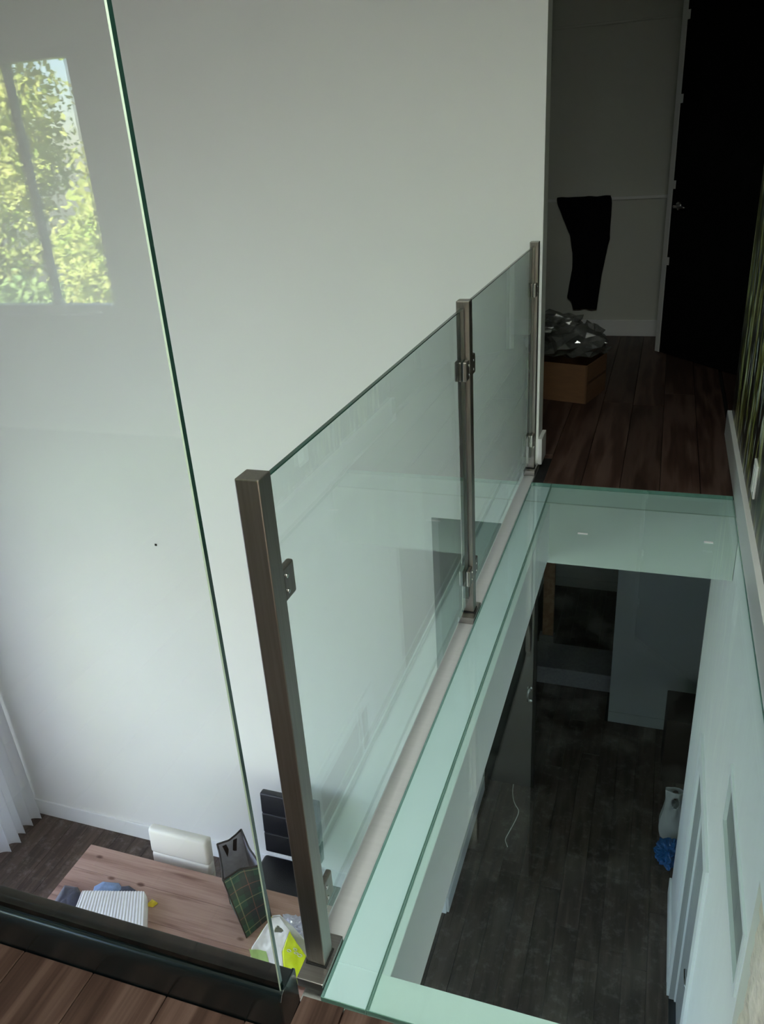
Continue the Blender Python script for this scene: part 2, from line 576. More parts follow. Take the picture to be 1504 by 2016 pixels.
def link(name, bm, mats, parent=None, smooth=False, origin=None):
    """bm is in world coordinates; the object's origin goes to the middle of its base"""
    bmesh.ops.recalc_face_normals(bm, faces=bm.faces[:])
    xs = [v.co for v in bm.verts]
    lo = Vector((min(v.x for v in xs), min(v.y for v in xs), min(v.z for v in xs)))
    hi = Vector((max(v.x for v in xs), max(v.y for v in xs), max(v.z for v in xs)))
    c = Vector(origin) if origin else Vector(((lo.x + hi.x) / 2, (lo.y + hi.y) / 2, lo.z))
    bmesh.ops.translate(bm, vec=-c, verts=bm.verts[:])
    me = bpy.data.meshes.new(name)
    bm.to_mesh(me)
    bm.free()
    for mm in (mats if isinstance(mats, (list, tuple)) else [mats]):
        me.materials.append(MT[mm] if isinstance(mm, str) else mm)
    if smooth:
        for p in me.polygons:
            p.use_smooth = True
    o = bpy.data.objects.new(name, me)
    COL.objects.link(o)
    if parent:
        o.parent = parent
        o.location = c - world_loc(parent)
    else:
        o.location = c
    return o

def add_box(bm, lo, hi, bevel=0.0, seg=2, mi=0, mtx=None):
    x0, y0, z0 = lo
    x1, y1, z1 = hi
    vs = [bm.verts.new(p) for p in ((x0, y0, z0), (x1, y0, z0), (x1, y1, z0), (x0, y1, z0), (x0, y0, z1), (x1, y0, z1), (x1, y1, z1), (x0, y1, z1))]
    fs = [bm.faces.new([vs[i] for i in f]) for f in ((3, 2, 1, 0), (4, 5, 6, 7), (0, 1, 5, 4), (1, 2, 6, 5), (2, 3, 7, 6), (3, 0, 4, 7))]
    for f in fs:
        f.material_index = mi
    if bevel:
        es = list({e for f in fs for e in f.edges})
        r = bmesh.ops.bevel(bm, geom=es, offset=bevel, segments=seg, profile=0.5, affect='EDGES')
        allv = list({v for f in r['faces'] for v in f.verts} | {v for v in vs if v.is_valid})
        for f in r['faces']:
            f.material_index = mi
        vs = allv
    if mtx is not None:
        bmesh.ops.transform(bm, matrix=mtx, verts=[v for v in vs if v.is_valid])
    return vs

def box(name, lo, hi, m, parent=None, bevel=0.0, seg=2, mtx=None, smooth=False):
    bm = bmesh.new()
    add_box(bm, lo, hi, bevel, seg, mtx=mtx)
    return link(name, bm, m, parent, smooth)

def boxes(name, lst, m, parent=None, bevel=0.0):
    bm = bmesh.new()
    for lo, hi in lst:
        add_box(bm, lo, hi, bevel)
    return link(name, bm, m, parent)

def struct(o):
    o['kind'] = 'structure'
    return o

def add_tube(bm, pts, r, n=10, caps=True):
    pts = [Vector(p) for p in pts]
    rs = r if isinstance(r, (list, tuple)) else [r] * len(pts)
    rings = []
    prev = None
    for i, p in enumerate(pts):
        t = (pts[min(i + 1, len(pts) - 1)] - pts[max(i - 1, 0)]).normalized()
        if prev is None:
            a = t.orthogonal().normalized()
        else:
            a = (prev - t * prev.dot(t)).normalized()
        prev = a
        b = t.cross(a)
        rings.append([bm.verts.new(p + (a * math.cos(2 * math.pi * k / n) + b * math.sin(2 * math.pi * k / n)) * rs[i]) for k in range(n)])
    for A, B in zip(rings, rings[1:]):
        for k in range(n):
            bm.faces.new((A[k], A[(k + 1) % n], B[(k + 1) % n], B[k]))
    if caps:
        bm.faces.new(rings[0][::-1])
        bm.faces.new(rings[-1])

def tube(name, pts, r, m, parent=None, n=10, smooth=True):
    bm = bmesh.new()
    add_tube(bm, pts, r, n)
    return link(name, bm, m, parent, smooth)

def prism(name, poly, axis, a0, a1, m, parent=None, bevel=0.0):
    """extrude a 2-D outline along an axis ('x','y','z')"""
    bm = bmesh.new()
    def P(u, v, w):
        return {'x': (w, u, v), 'y': (u, w, v), 'z': (u, v, w)}[axis]
    A = [bm.verts.new(P(u, v, a0)) for u, v in poly]
    B = [bm.verts.new(P(u, v, a1)) for u, v in poly]
    bm.faces.new(A)
    bm.faces.new(B[::-1])
    n = len(poly)
    for k in range(n):
        bm.faces.new((A[k], B[k], B[(k + 1) % n], A[(k + 1) % n]))
    if bevel:
        bmesh.ops.bevel(bm, geom=bm.edges[:], offset=bevel, segments=2, profile=0.5, affect='EDGES')
    return link(name, bm, m, parent)

def pane(name, lo, hi, axis, m, parent=None, arris=0.0015, lit='edge_lit', edge='edge', clear_bottom=False):
    """a sheet of glass: big faces clear, narrow faces dark green, arrises between them highlight-coloured by default"""
    bm = bmesh.new()
    add_box(bm, lo, hi)
    bmesh.ops.bevel(bm, geom=bm.edges[:], offset=arris, segments=1, profile=0.5, affect='EDGES')
    bm.normal_update()
    for f in bm.faces:
        a = abs(f.normal[axis])
        f.material_index = 0 if a > 0.99 else (1 if a < 0.1 else 2)
        if clear_bottom and f.normal[2] < -0.5:
            f.material_index = 0          # polished lower edge
    return link(name, bm, [m, edge, lit], parent)

def grid_sheet(name, fn, nu, nv, m, parent=None, thick=0.0, smooth=True, uv=None, hole=None):
    bm = bmesh.new()
    uvl = bm.loops.layers.uv.new('UVMap') if uv else None
    V = [[bm.verts.new(fn(i / nu, j / nv)) for j in range(nv + 1)] for i in range(nu + 1)]
    for i in range(nu):
        for j in range(nv):
            if hole and hole((i + 0.5) / nu, (j + 0.5) / nv):
                continue
            f = bm.faces.new((V[i][j], V[i + 1][j], V[i + 1][j + 1], V[i][j + 1]))
            if uv:
                for lp, (a, b) in zip(f.loops, ((i, j), (i + 1, j), (i + 1, j + 1), (i, j + 1))):
                    lp[uvl].uv = uv(a / nu, b / nv)
    if hole:
        bmesh.ops.delete(bm, geom=[v for v in bm.verts if not v.link_faces], context='VERTS')
    if thick:
        bmesh.ops.recalc_face_normals(bm, faces=bm.faces[:])
        bmesh.ops.solidify(bm, geom=bm.faces[:], thickness=thick)
    return link(name, bm, m, parent, smooth)

def crumple(name, center, size, m, parent=None, amp=0.25, freq=3.0, sub=4, seed=0, flat=None, smooth=False):
    """a crumpled lump of film or cloth resting on z=flat"""
    bm = bmesh.new()
    bmesh.ops.create_icosphere(bm, subdivisions=sub, radius=1.0)
    off = Vector((seed * 7.3, seed * 3.1, seed * 5.7))
    for v in bm.verts:
        d = v.co.normalized()
        n1 = noise.noise(d * freq + off)
        n2 = noise.noise(d * freq * 2.7 + off)
        ridged = 1 - abs(noise.noise(d * freq * 1.6 + off * 2)) * 2
        k = 1 + amp * (0.6 * n1 + 0.25 * n2 + 0.45 * (ridged - 0.6))
        v.co = Vector((d.x * size[0] * k, d.y * size[1] * k, d.z * size[2] * k)) + Vector(center)
        if flat is not None and v.co.z < flat:
            v.co.z = flat
    return link(name, bm, m, parent, smooth)

# ================================================================== LARGE STRUCTURE
XR = 0.385            # right wall face
XL = -4.85            # left wall face
YB = -2.20            # rear wall face

# big white wall, its lower part opening into the corridor under the hall
struct(boxes('wall_far', [((XL - 0.15, YW, LOW - 0.1), (-1.09, YW + 0.13, CEIL)),
                          ((-1.09, YW, -0.345), (-0.527, YW + 0.13, CEIL))], 'wall'))
# left wall with its window opening (y -1.75..3.15, z LOW+0.12..-0.65)
struct(boxes('wall_left', [((XL - 0.15, YB, LOW - 0.1), (XL, -1.75, CEIL)),
                           ((XL - 0.15, 3.15, LOW - 0.1), (XL, YW, CEIL)),
                           ((XL - 0.15, -1.75, LOW - 0.1), (XL, 3.15, LOW + 0.12)),
                           ((XL - 0.15, -1.75, -0.65), (XL, 3.15, CEIL))], 'wall'))
# rear wall with the upper window opening
WX0, WX1, WZ0, WZ1 = -4.00, -2.94, 0.70, 2.05
struct(boxes('wall_back', [((XL - 0.15, YB - 0.15, LOW - 0.1), (WX0, YB, CEIL)),
                           ((WX1, YB - 0.15, LOW - 0.1), (-2.55, YB, CEIL)),
                           ((-2.55, YB - 0.15, LOW - 0.1), (XR + 0.12, YB, -0.1)),
                           ((WX0, YB - 0.15, LOW - 0.1), (WX1, YB, WZ0)),
                           ((WX0, YB - 0.15, WZ1), (WX1, YB, CEIL))], 'wall'))
# added dark brown surface on the unseen rear wall, darkening the nearest post's reflection
struct(box('wall_rear_added_dark', (-2.55, YB - 0.15, -0.1), (XR + 0.12, YB, CEIL), 'added_dark'))
# right wall: upper part plain, lower part with doorway, vent opening and a rough stone opening
WYE = 4.28
DY0, DY1, DZ = 2.78, 3.52, -1.50
VY0, VY1, VZ0, VZ1 = 1.82, 2.52, -0.935, -0.685
SY1, SZ = 1.785, -0.42
rw = [((XR, YB, -0.03), (XR + 0.12, WYE, CEIL)),
      ((XR, YB, SZ), (XR + 0.12, SY1, -0.03)),
      ((XR, SY1, VZ1), (XR + 0.12, WYE, -0.03)),
      ((XR, SY1, LOW), (XR + 0.12, VY0, VZ1)),
      ((XR, VY0, LOW), (XR + 0.12, VY1, VZ0)),
      ((XR, VY1, LOW), (XR + 0.12, DY0, VZ1)),
      ((XR, DY0, DZ), (XR + 0.12, DY1, VZ1)),
      ((XR, DY1, LOW), (XR + 0.12, WYE, VZ1)),
      ((XR, YB, LOW), (XR + 0.12, 0.4, SZ))]
struct(boxes('wall_right', rw, 'wall'))
# rough stone behind the opening
bm = bmesh.new()
NU, NV = 90, 60
def stone_pt(u, v):
    y = 0.40 + u * 1.45
    z = -2.4 + v * 2.0
    d = 0.012 * noise.noise(Vector((y * 9, z * 30, 1))) + 0.02 * noise.noise(Vector((y * 3, z * 5, 4)))
    d += 0.016 * abs(noise.noise(Vector((y * 22, z * 34, 9)))) + 0.012 * (noise.noise(Vector((y * 5, z * 22, 2))) > 0.28)
    return (XR + 0.014 + 0.55 * d, y, z)
g = [[bm.verts.new(stone_pt(i / NU, j / NV)) for j in range(NV + 1)] for i in range(NU + 1)]
for i in range(NU):
    for j in range(NV):
        bm.faces.new((g[i][j], g[i + 1][j], g[i + 1][j + 1], g[i][j + 1]))
bmesh.ops.solidify(bm, geom=bm.faces[:], thickness=0.05)
st = link('wall_stone', bm, 'stone', smooth=True)
struct(st)

# hall (upper) enclosure
struct(box('wall_hall_far', (-1.75, 6.55, -0.02), (1.55, 6.68, CEIL), 'hall'))
struct(box('wall_hall_left', (-1.88, YW + 0.13, -0.02), (-1.75, 6.68, CEIL), 'hall'))
struct(box('wall_hall_right', (1.42, 4.28, -0.02), (1.55, 6.55, CEIL), 'hall'))
struct(boxes('wall_hall_front', [((-1.75, YW + 0.02 + 0.11, -0.02), (-0.66, YW + 0.14, CEIL)), ((XR + 0.12, 4.16, -0.02), (1.42, 4.28, CEIL))], 'hall'))
# lower corridor enclosure
struct(boxes('wall_corridor_left', [((-1.20, YW + 0.13, LOW), (-1.09, 5.0, -0.35)), ((-1.20, 5.85, LOW), (-1.09, 8.4, -0.35)), ((-1.20, 5.0, LOW + 2.05), (-1.09, 5.85, -0.35))], 'hall'))
struct(box('wall_corridor_right', (1.30, WYE, LOW), (1.42, 6.2, -0.35), 'hall'))
struct(box('wall_corridor_front', (XR + 0.12, WYE - 0.12, LOW), (1.42, WYE, -0.35), 'hall'))
struct(box('wall_corridor_grey', (-0.17, 6.06, LOW), (1.30, 6.20, -0.35), 'greywall'))
struct(box('wall_corridor_far', (-1.2, 8.40, LOW), (0.9, 8.52, -0.35), 'hall'))
struct(box('wall_corridor_end', (0.78, 6.2, LOW), (0.9, 8.40, -0.35), 'hall'))

# small dark side room behind the open corridor door
struct(boxes('wall_side_room', [((-2.40, 4.70, LOW), (-2.30, 6.30, -0.35)), ((-2.30, 4.70, LOW), (-1.20, 4.80, -0.35)), ((-2.30, 6.20, LOW), (-1.20, 6.30, -0.35)), ((-2.40, 4.70, LOW - 0.06), (-1.20, 6.30, LOW)), ((-2.40, 4.70, -0.36), (-1.88, 6.30, -0.30))], 'hall'))
# ceilings
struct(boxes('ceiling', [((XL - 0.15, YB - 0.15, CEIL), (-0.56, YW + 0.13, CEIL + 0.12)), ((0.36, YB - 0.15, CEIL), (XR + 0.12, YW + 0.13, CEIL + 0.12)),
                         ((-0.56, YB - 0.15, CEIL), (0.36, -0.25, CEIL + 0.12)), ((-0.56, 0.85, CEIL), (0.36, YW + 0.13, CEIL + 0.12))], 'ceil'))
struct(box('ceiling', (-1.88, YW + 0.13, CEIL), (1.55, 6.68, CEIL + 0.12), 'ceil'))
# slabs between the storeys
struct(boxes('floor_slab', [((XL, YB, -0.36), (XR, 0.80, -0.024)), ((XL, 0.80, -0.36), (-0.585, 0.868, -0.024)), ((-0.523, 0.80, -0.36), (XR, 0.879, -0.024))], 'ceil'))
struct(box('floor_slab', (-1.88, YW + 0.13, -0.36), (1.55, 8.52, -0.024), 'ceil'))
# the ledges carrying the glass walkway
FAR_IN = 3.31
t1 = struct(box('trim_1', (-0.523, FAR_IN + 0.012, -0.325), (XR - 0.002, YW + 0.13, -0.032), 'ledge'))
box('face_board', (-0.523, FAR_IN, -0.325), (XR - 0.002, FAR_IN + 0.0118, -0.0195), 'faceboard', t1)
box('ledge_strip', (-0.523, FAR_IN + 0.012, -0.0318), (XR - 0.002, 3.491, -0.0195), 'ledge', t1)
struct(box('trim_2', (-0.523, 0.880, -0.36), (XR - 0.002, 0.975, -0.0195), 'ledge'))
lb = thing('support_beam', 'white beam under the left edge of the glass walkway, below the railing', 'beam', (-0.47, 2.1, -0.30))
box('beam_core', (-0.523, 0.975, -0.300), (-0.410, FAR_IN, -0.0235), 'trim', lb, 0.003)
box('packing_strip', (-0.523, 0.975, -0.0233), (-0.434, FAR_IN, -0.0185), 'ledge', lb)
# ground outside
struct(box('ground', (-16, -20, LOW - 0.3), (10, YB - 0.15, LOW - 0.1), 'grass'))

# ------------------------------------------------------------------ floors, plank by plank
def plank_mesh(name, w, l, t=0.022, m='floor_up', gap=0.0022):
    bm = bmesh.new()
    add_box(bm, (-w / 2 + gap / 2, -l / 2 + gap / 2, 0), (w / 2 - gap / 2, l / 2 - gap / 2, t), 0.0016, 1)
    me = bpy.data.meshes.new(name)
    bmesh.ops.recalc_face_normals(bm, faces=bm.faces[:])
    bm.to_mesh(me)
    bm.free()
    me.materials.append(MT[m])
    return me
MESHES = {}
def plank(parent, x0, x1, y0, y1, z, m):
    k = (round(x1 - x0, 4), round(y1 - y0, 4), m)
    if k not in MESHES:
        MESHES[k] = plank_mesh('plank', x1 - x0, y1 - y0, m=m)
    o = bpy.data.objects.new('plank', MESHES[k])
    COL.objects.link(o)
    o.parent = parent
    o.location = Vector(((x0 + x1) / 2, (y0 + y1) / 2, z)) - Vector(parent.location)
    return o

PW = 0.174
X0 = -0.469
fl = struct(box('floor', (XL, YB, -0.0238), (XR, 0.80, -0.0222), 'rubber'))
k = -25
while X0 + k * PW < XR:
    a, b = X0 + k * PW, X0 + (k + 1) * PW
    a, b = max(a, XL), min(b, XR - 0.003)
    if b > a + 0.01 and b > -2.2:
        s = random.uniform(-1.4, -0.3)
        for y0, y1 in ((YB, s), (s, 0.802)):
            if y1 > 0 and a >= X0 - 0.001:
                y1 = 0.878
            if y1 > 0 and a < X0 - 0.001 and b > X0 - 0.01:
                # this board is notched round the end of the black base
                c0 = Vector(fl.location)
                prism('plank', [(a + 0.001, y0), (b - 0.001, y0), (b - 0.001, 0.878), (-0.556, 0.878), (-0.556, 0.801), (a + 0.001, 0.801)], 'z', -0.022, 0.0, 'floor_up', fl, 0.0012)
                continue
            plank(fl, a, b, y0, y1, -0.022, 'floor_up')
    k += 1
hf = struct(boxes('floor_hall', [((-1.75, YW + 0.13, -0.0238), (1.42, 6.55, -0.0222)), ((-0.522, 3.493, -0.0318), (XR - 0.003, YW + 0.13, -0.0225))], 'rubber'))
k = -8
while X0 + k * PW < 1.40:
    a, b = X0 + k * PW, X0 + (k + 1) * PW
    s = random.uniform(4.6, 5.9)
    y_start = 3.492 if (a > -0.53 and b < XR + 0.01) else YW + 0.14
    if a < -0.53 < b:
        y_start = YW + 0.14
    if b > XR and a < XR:
        y_start = 3.492
    for y0, y1 in ((y_start, s), (s, 6.548)):
        bb = b
        if b > XR and y0 < WYE and a < XR:
            bb = XR - 0.003
        if a >= XR and y0 < WYE:
            y0 = WYE
        plank(hf, max(a, -1.745), min(bb, 1.415), y0, y1, -0.022, 'floor_up')
    k += 1
lf = struct(box('floor_lower', (XL, YB, LOW - 0.06), (1.42, 8.52, LOW - 0.0222), 'rubber'))
LW = 0.150
x = XL
while x < 1.29:
    x1 = min(x + LW, 1.295)
    ends = [0.9, 3.70] if x1 < -1.09 else ([0.6, random.uniform(2.0, 2.6), random.uniform(3.6, 4.4), random.uniform(5.3, 6.0), 8.39] if x1 < -0.18 else
                                           ([0.6, random.uniform(2.0, 2.6), random.uniform(3.6, 4.4), 6.05] if x1 < XR else [4.28, 6.05]))
    if x < XR < x1:
        ends = [0.6, 2.3, 4.1, 6.05]
        x1 = XR - 0.001
        plank(lf, XR + 0.0, XR + 0.12, 4.285, 6.05, LOW - 0.022, 'floor_low')
    if x1 < -1.09:
        ends = [0.9, random.uniform(1.4, 3.3), 3.715]
    for y0, y1 in zip(ends, ends[1:]):
        plank(lf, x, x1, y0, y1, LOW - 0.022, 'floor_low')
    x = x1 if x1 != XR - 0.001 else XR + 0.12

# ------------------------------------------------------------------ baseboards
struct(box('baseboard_far', (XL, YW - 0.016, LOW), (-1.09, YW, LOW + 0.155), 'trim', None, 0.004))
struct(box('baseboard_right', (XR - 0.025, 0.3, 0.001), (XR, WYE + 0.02, 0.135), 'trim', None, 0.003))
struct(box('baseboard_hall', (-1.75, 6.534, 0.0), (1.42, 6.55, 0.125), 'trim', None, 0.003))
struct(box('baseboard_corner', (-0.527, YW - 0.004, 0.0), (-0.508, YW + 0.14, 0.135), 'trim', None, 0.003))
struct(box('baseboard_corridor_left', (-1.09, YW + 0.0, LOW), (-1.074, 4.93, LOW + 0.14), 'trim', None, 0.003))
struct(box('baseboard_corridor_right', (XR - 0.016, DY1 + 0.085, LOW), (XR, WYE + 0.016, LOW + 0.15), 'trim', None, 0.003))
struct(box('baseboard_corridor_grey', (-0.17, 6.046, LOW), (1.30, 6.06, LOW + 0.11), 'greywall', None, 0.003))
struct(box('baseboard_corridor_far', (-1.09, 8.385, LOW), (0.78, 8.40, LOW + 0.12), 'hall', None, 0.003))
# small rail / shadow-gap strip on the hall wall
struct(box('trim_hall_rail', (-1.75, 6.528, 1.012), (-0.03, 6.549, 1.034), 'trim', None, 0.002))
struct(box('trim_hall_top', (-1.75, 6.538, 2.143), (-0.03, 6.549, 2.160), 'hall', None, 0.002))

# ------------------------------------------------------------------ windows
wt = struct(boxes('window_1', [((WX0, YB - 0.12, WZ0), (WX0 + 0.05, YB - 0.05, WZ1)), ((WX1 - 0.05, YB - 0.12, WZ0), (WX1, YB - 0.05, WZ1)),
                               ((WX0 + 0.05, YB - 0.12, WZ0), (WX1 - 0.05, YB - 0.05, WZ0 + 0.05)), ((WX0 + 0.05, YB - 0.12, WZ1 - 0.05), (WX1 - 0.05, YB - 0.05, WZ1))], 'trim'))
box('mullion', (-3.415, YB - 0.11, WZ0 + 0.05), (-3.380, YB - 0.055, WZ1 - 0.05), 'grey', wt)
box('glass_pane', (WX0 + 0.05, YB - 0.092, WZ0 + 0.05), (-3.415, YB - 0.086, WZ1 - 0.05), 'clear', wt)
box('glass_pane', (-3.380, YB - 0.092, WZ0 + 0.05), (WX1 - 0.05, YB - 0.086, WZ1 - 0.05), 'clear', wt)
wl = []
for y0, y1 in ((-1.75, -1.69), (0.51, 0.57), (3.09, 3.15)):
    wl.append(((XL - 0.11, y0, LOW + 0.12), (XL - 0.05, y1, -0.65)))
for z0, z1 in ((LOW + 0.12, LOW + 0.18), (-0.71, -0.65)):
    wl.append(((XL - 0.11, -1.69, z0), (XL - 0.05, 0.51, z1)))
    wl.append(((XL - 0.11, 0.57, z0), (XL - 0.05, 3.09, z1)))
w2 = struct(boxes('window_2', wl, 'trim'))
for y0, y1 in ((-1.69, 0.51), (0.57, 3.09)):
    box('glass_pane', (XL - 0.083, y0, LOW + 0.18), (XL - 0.077, y1, -0.71), 'clear', w2)

# unseen skylight frame, added around the extra light over the landing
SX0, SX1, SYA, SYB = -0.56, 0.36, -0.25, 0.85
w3 = struct(boxes('added_skylight', [((SX0, SYA, CEIL - 0.01), (SX0 + 0.05, SYB, CEIL + 0.11)), ((SX1 - 0.05, SYA, CEIL - 0.01), (SX1, SYB, CEIL + 0.11)),
                               ((SX0 + 0.05, SYA, CEIL - 0.01), (SX1 - 0.05, SYA + 0.05, CEIL + 0.11)), ((SX0 + 0.05, SYB - 0.05, CEIL - 0.01), (SX1 - 0.05, SYB, CEIL + 0.11))], 'trim'))
box('glass_pane', (SX0 + 0.05, SYA + 0.05, CEIL + 0.03), (SX1 - 0.05, SYB - 0.05, CEIL + 0.038), 'clear', w3)

# ================================================================== GLASS WALKWAY
gw = thing('glass_floor', 'green-tinted walk-on glass floor of the bridge beside the railing', 'glass floor', (-0.08, 2.18, -0.0180))
pane('glass_pane', (-0.5225, 0.885, -0.0180), (-0.4286, 3.490, 0.0), 2, 'tint_ledge', gw, 0.001, edge='joint', lit='joint')
pane('glass_pane', (-0.4278, 0.885, -0.0180), (0.3590, 3.490, 0.0), 2, 'tint_floor', gw, 0.001, edge='joint', lit='joint')
box('joint_line', (-0.4284, 0.887, -0.004), (-0.4280, 3.488, -0.0012), 'edge', gw)

# ================================================================== RAILING
fascia = thing('railing_sill', 'pale grey metal sill running under the railing along the glass floor', 'sill', (-0.555, 2.3, -0.30))
box('sill_tube', (-0.582, 0.93, -0.06), (-0.5245, YW - 0.001, -0.014), 'alu', fascia, 0.006, 3)
box('face_plate', (-0.580, 0.93, -0.34), (-0.5275, YW - 0.001, -0.06), 'trim', fascia)
mb = bmesh.new()
add_box(mb, (-0.576, 0.879, -0.30), (-0.5235, 0.929, -0.045), 0.004)
setp(link('mortar_block', mb, 'concrete'), 'small grey mortar block between black base end and near railing post', 'block')

PX = -0.552
PH = 1.07
rail = thing('glass_railing', 'stainless railing with green-tinted glass panels along the left side of the glass floor', 'railing', (PX, 2.3, -0.0135))
def post(y, ys):
    t = box('post', (PX - 0.020, y - 0.020, 0.014), (PX + 0.020, y + 0.020, PH), 'steel', rail, 0.0022, 2)
    box('base_plate', (PX - 0.028, y - 0.056, -0.0135), (PX + 0.0285, y + 0.056, 0.010), 'steel_flat', t, 0.002, 2)
    box('shadow_gap', (PX - 0.022, y - 0.022, 0.0101), (PX + 0.022, y + 0.022, 0.0139), 'rubber', t)
    for s in ys:                                   # clamps on the +y / -y sides
        for z in (0.87, 0.165):
            yy0, yy1 = (y + 0.021, y + 0.061) if s > 0 else (y - 0.061, y - 0.021)
            for xa, xb in ((PX - 0.0185, PX - 0.0060), (PX + 0.0060, PX + 0.0185)):
                box('clamp_plate', (xa, yy0, z - 0.030), (xb, yy1, z + 0.030), 'steel', t, 0.0035, 2)
            for dz in (-0.014, 0.014):
                yc = (yy0 + yy1) / 2 - s * 0.010
                tube('screw', [(PX + 0.0185, yc, z + dz), (PX + 0.0205, yc, z + dz)], 0.004, 'chrome', t, 10)
    return t
post(0.957, (1,))
post(2.310, (1, -1))
post(3.655, (-1,))
pane('glass_panel', (PX - 0.0055, 0.985, 0.068), (PX + 0.0055, 2.282, 1.052), 0, 'tint_rail', rail, lit='edge', clear_bottom=True)
pane('glass_panel', (PX - 0.0055, 2.338, 0.068), (PX + 0.0055, 3.628, 1.056), 0, 'tint_rail', rail, lit='edge', clear_bottom=True)

# tall screen in its black base
ts = thing('glass_screen', 'tall clear glass screen in a black base channel, reflecting a window with trees', 'glass screen', (-1.6, 0.836, -0.0235))
prof = [(0.803, -0.0235), (0.803, 0.066)] + [(0.8163 - 0.0133 * math.cos(math.radians(a)), 0.066 + 0.032 * math.sin(math.radians(a))) for a in range(9, 91, 9)] + [(0.8163, 0.061), (0.8287, 0.061), (0.8287, 0.0980), (0.860, 0.0965), (0.864, 0.0945), (0.866, 0.090), (0.866, -0.0235)]
bc = prism('base_channel', prof, 'x', -2.62, -0.562, 'shoe', ts)
bc.data.polygons.foreach_set('use_smooth', [True] * len(bc.data.polygons))
bc.data.set_sharp_from_angle(angle=math.radians(35))
prism('end_cap', [(0.8025, -0.0235), (0.8025, 0.086), (0.810, 0.0980), (0.8185, 0.1005), (0.864, 0.0985), (0.8668, 0.094), (0.8668, -0.0235)], 'x', -0.5618, -0.557, 'shoe', ts, 0.0008)
pane('glass_pane', (-2.60, 0.8165, 0.0612), (-0.563, 0.8285, 2.55), 1, 'tint_tall', ts, 0.0018)

# ================================================================== RIGHT WALL DETAILS
mu = box('wall_mural', (XR - 0.004, 0.3, 0.1352), (XR - 0.0005, WYE - 0.002, CEIL - 0.01), 'mural')
setp(mu, 'dark mossy green forest mural print covering the right wall above the baseboard', 'mural')
sw = thing('socket_plate', 'white plastic socket plate on the mural wall near the baseboard', 'socket', (XR - 0.004, 3.02, 0.22))
box('plate', (XR - 0.013, 2.97, 0.215), (XR - 0.0042, 3.065, 0.345), 'switch', sw, 0.003)
box('insert', (XR - 0.0155, 2.995, 0.235), (XR - 0.0131, 3.04, 0.325), 'switch', sw, 0.001)

# door in the lower right wall
d1 = struct(boxes('door_1', [((XR - 0.014, DY1, LOW), (XR + 0.0, DY1 + 0.085, DZ + 0.085)), ((XR - 0.014, DY0 - 0.085, LOW), (XR + 0.0, DY0, DZ + 0.085)),
                             ((XR - 0.014, DY0, DZ), (XR + 0.0, DY1, DZ + 0.085))], 'trim'))
boxes('jamb', [((XR, DY1 - 0.018, LOW), (XR + 0.12, DY1, DZ)), ((XR, DY0, LOW), (XR + 0.12, DY0 + 0.018, DZ)), ((XR, DY0 + 0.018, DZ - 0.018), (XR + 0.12, DY1 - 0.018, DZ))], 'grey', d1)
boxes('door_stop', [((XR + 0.030, DY1 - 0.030, LOW), (XR + 0.040, DY1 - 0.018, DZ - 0.018)), ((XR + 0.030, DY0 + 0.018, DZ - 0.030), (XR + 0.040, DY1 - 0.03, DZ - 0.018))], 'trim', d1)
dl = box('door_leaf', (XR + 0.0405, DY0 + 0.020, LOW + 0.008), (XR + 0.081, DY1 - 0.020, DZ - 0.020), 'grey', d1)
tube('door_handle', [(XR + 0.040, DY0 + 0.08, LOW + 1.0), (XR + 0.004, DY0 + 0.08, LOW + 1.0), (XR + 0.000, DY0 + 0.10, LOW + 1.0), (XR + 0.000, DY0 + 0.19, LOW + 1.0)], 0.008, 'chrome', d1)

# wall vent
vt = thing('wall_vent', 'framed grey access vent high in the white wall under the glass floor', 'vent', (XR, 2.17, VZ0))
fr = [((XR - 0.008, VY0 - 0.018, VZ1 - 0.012), (XR + 0.03, VY1 + 0.018, VZ1 + 0.014)), ((XR - 0.008, VY0 - 0.018, VZ0 - 0.014), (XR + 0.03, VY1 + 0.018, VZ0 + 0.010)),
      ((XR - 0.008, VY0 - 0.018, VZ0 + 0.010), (XR + 0.03, VY0 + 0.008, VZ1 - 0.012)), ((XR - 0.008, VY1 - 0.008, VZ0 + 0.010), (XR + 0.03, VY1 + 0.018, VZ1 - 0.012))]
boxes('frame', fr, 'trim', vt)
for i in range(3):
    a = VY0 + 0.008 + i * (VY1 - VY0 - 0.016) / 3
    b = VY0 + 0.008 + (i + 1) * (VY1 - VY0 - 0.016) / 3
    box('vent_panel', (XR + 0.006, a + 0.0015, VZ0 + 0.0101), (XR + 0.014, b - 0.0015, VZ1 - 0.0121), 'ventgrey', vt)
for yy in (2.06, 2.28, 1.88):
    box('clip', (XR - 0.002, yy - 0.007, VZ1 - 0.034), (XR + 0.0059, yy + 0.007, VZ1 - 0.0125), 'trim', vt, 0.001)

# ================================================================== UPPER HALL
# black door leaf standing ajar, white free edge with four inlay ends
hd = thing('black_door', 'black hall door standing ajar with white free edge and chrome lever', 'door', (0.0, 6.03, 0.0))
ang = math.atan2(5.45 - 6.03, 0.486)
T = Matrix.Translation((0.0, 6.03, 0)) @ Matrix.Rotation(ang, 4, 'Z')
box('door_leaf', (0.0, 0.0, 0.006), (0.82, 0.045, 2.45), 'blackdoor', hd, 0.0, mtx=T)
box('edge_strip', (-0.046, -0.004, 0.004), (-0.0005, 0.049, 2.45), 'trim', hd, 0.002, mtx=T)
for z in (0.64, 1.13, 1.64, 2.10):
    box('inlay_end', (0.0, -0.006, z - 0.026), (0.024, -0.0003, z + 0.026), 'trim', hd, 0.001, mtx=T)
bm = bmesh.new()
add_tube(bm, [T @ Vector((0.075, -0.0005, 1.0)), T @ Vector((0.075, -0.010, 1.0))], 0.026, 20)
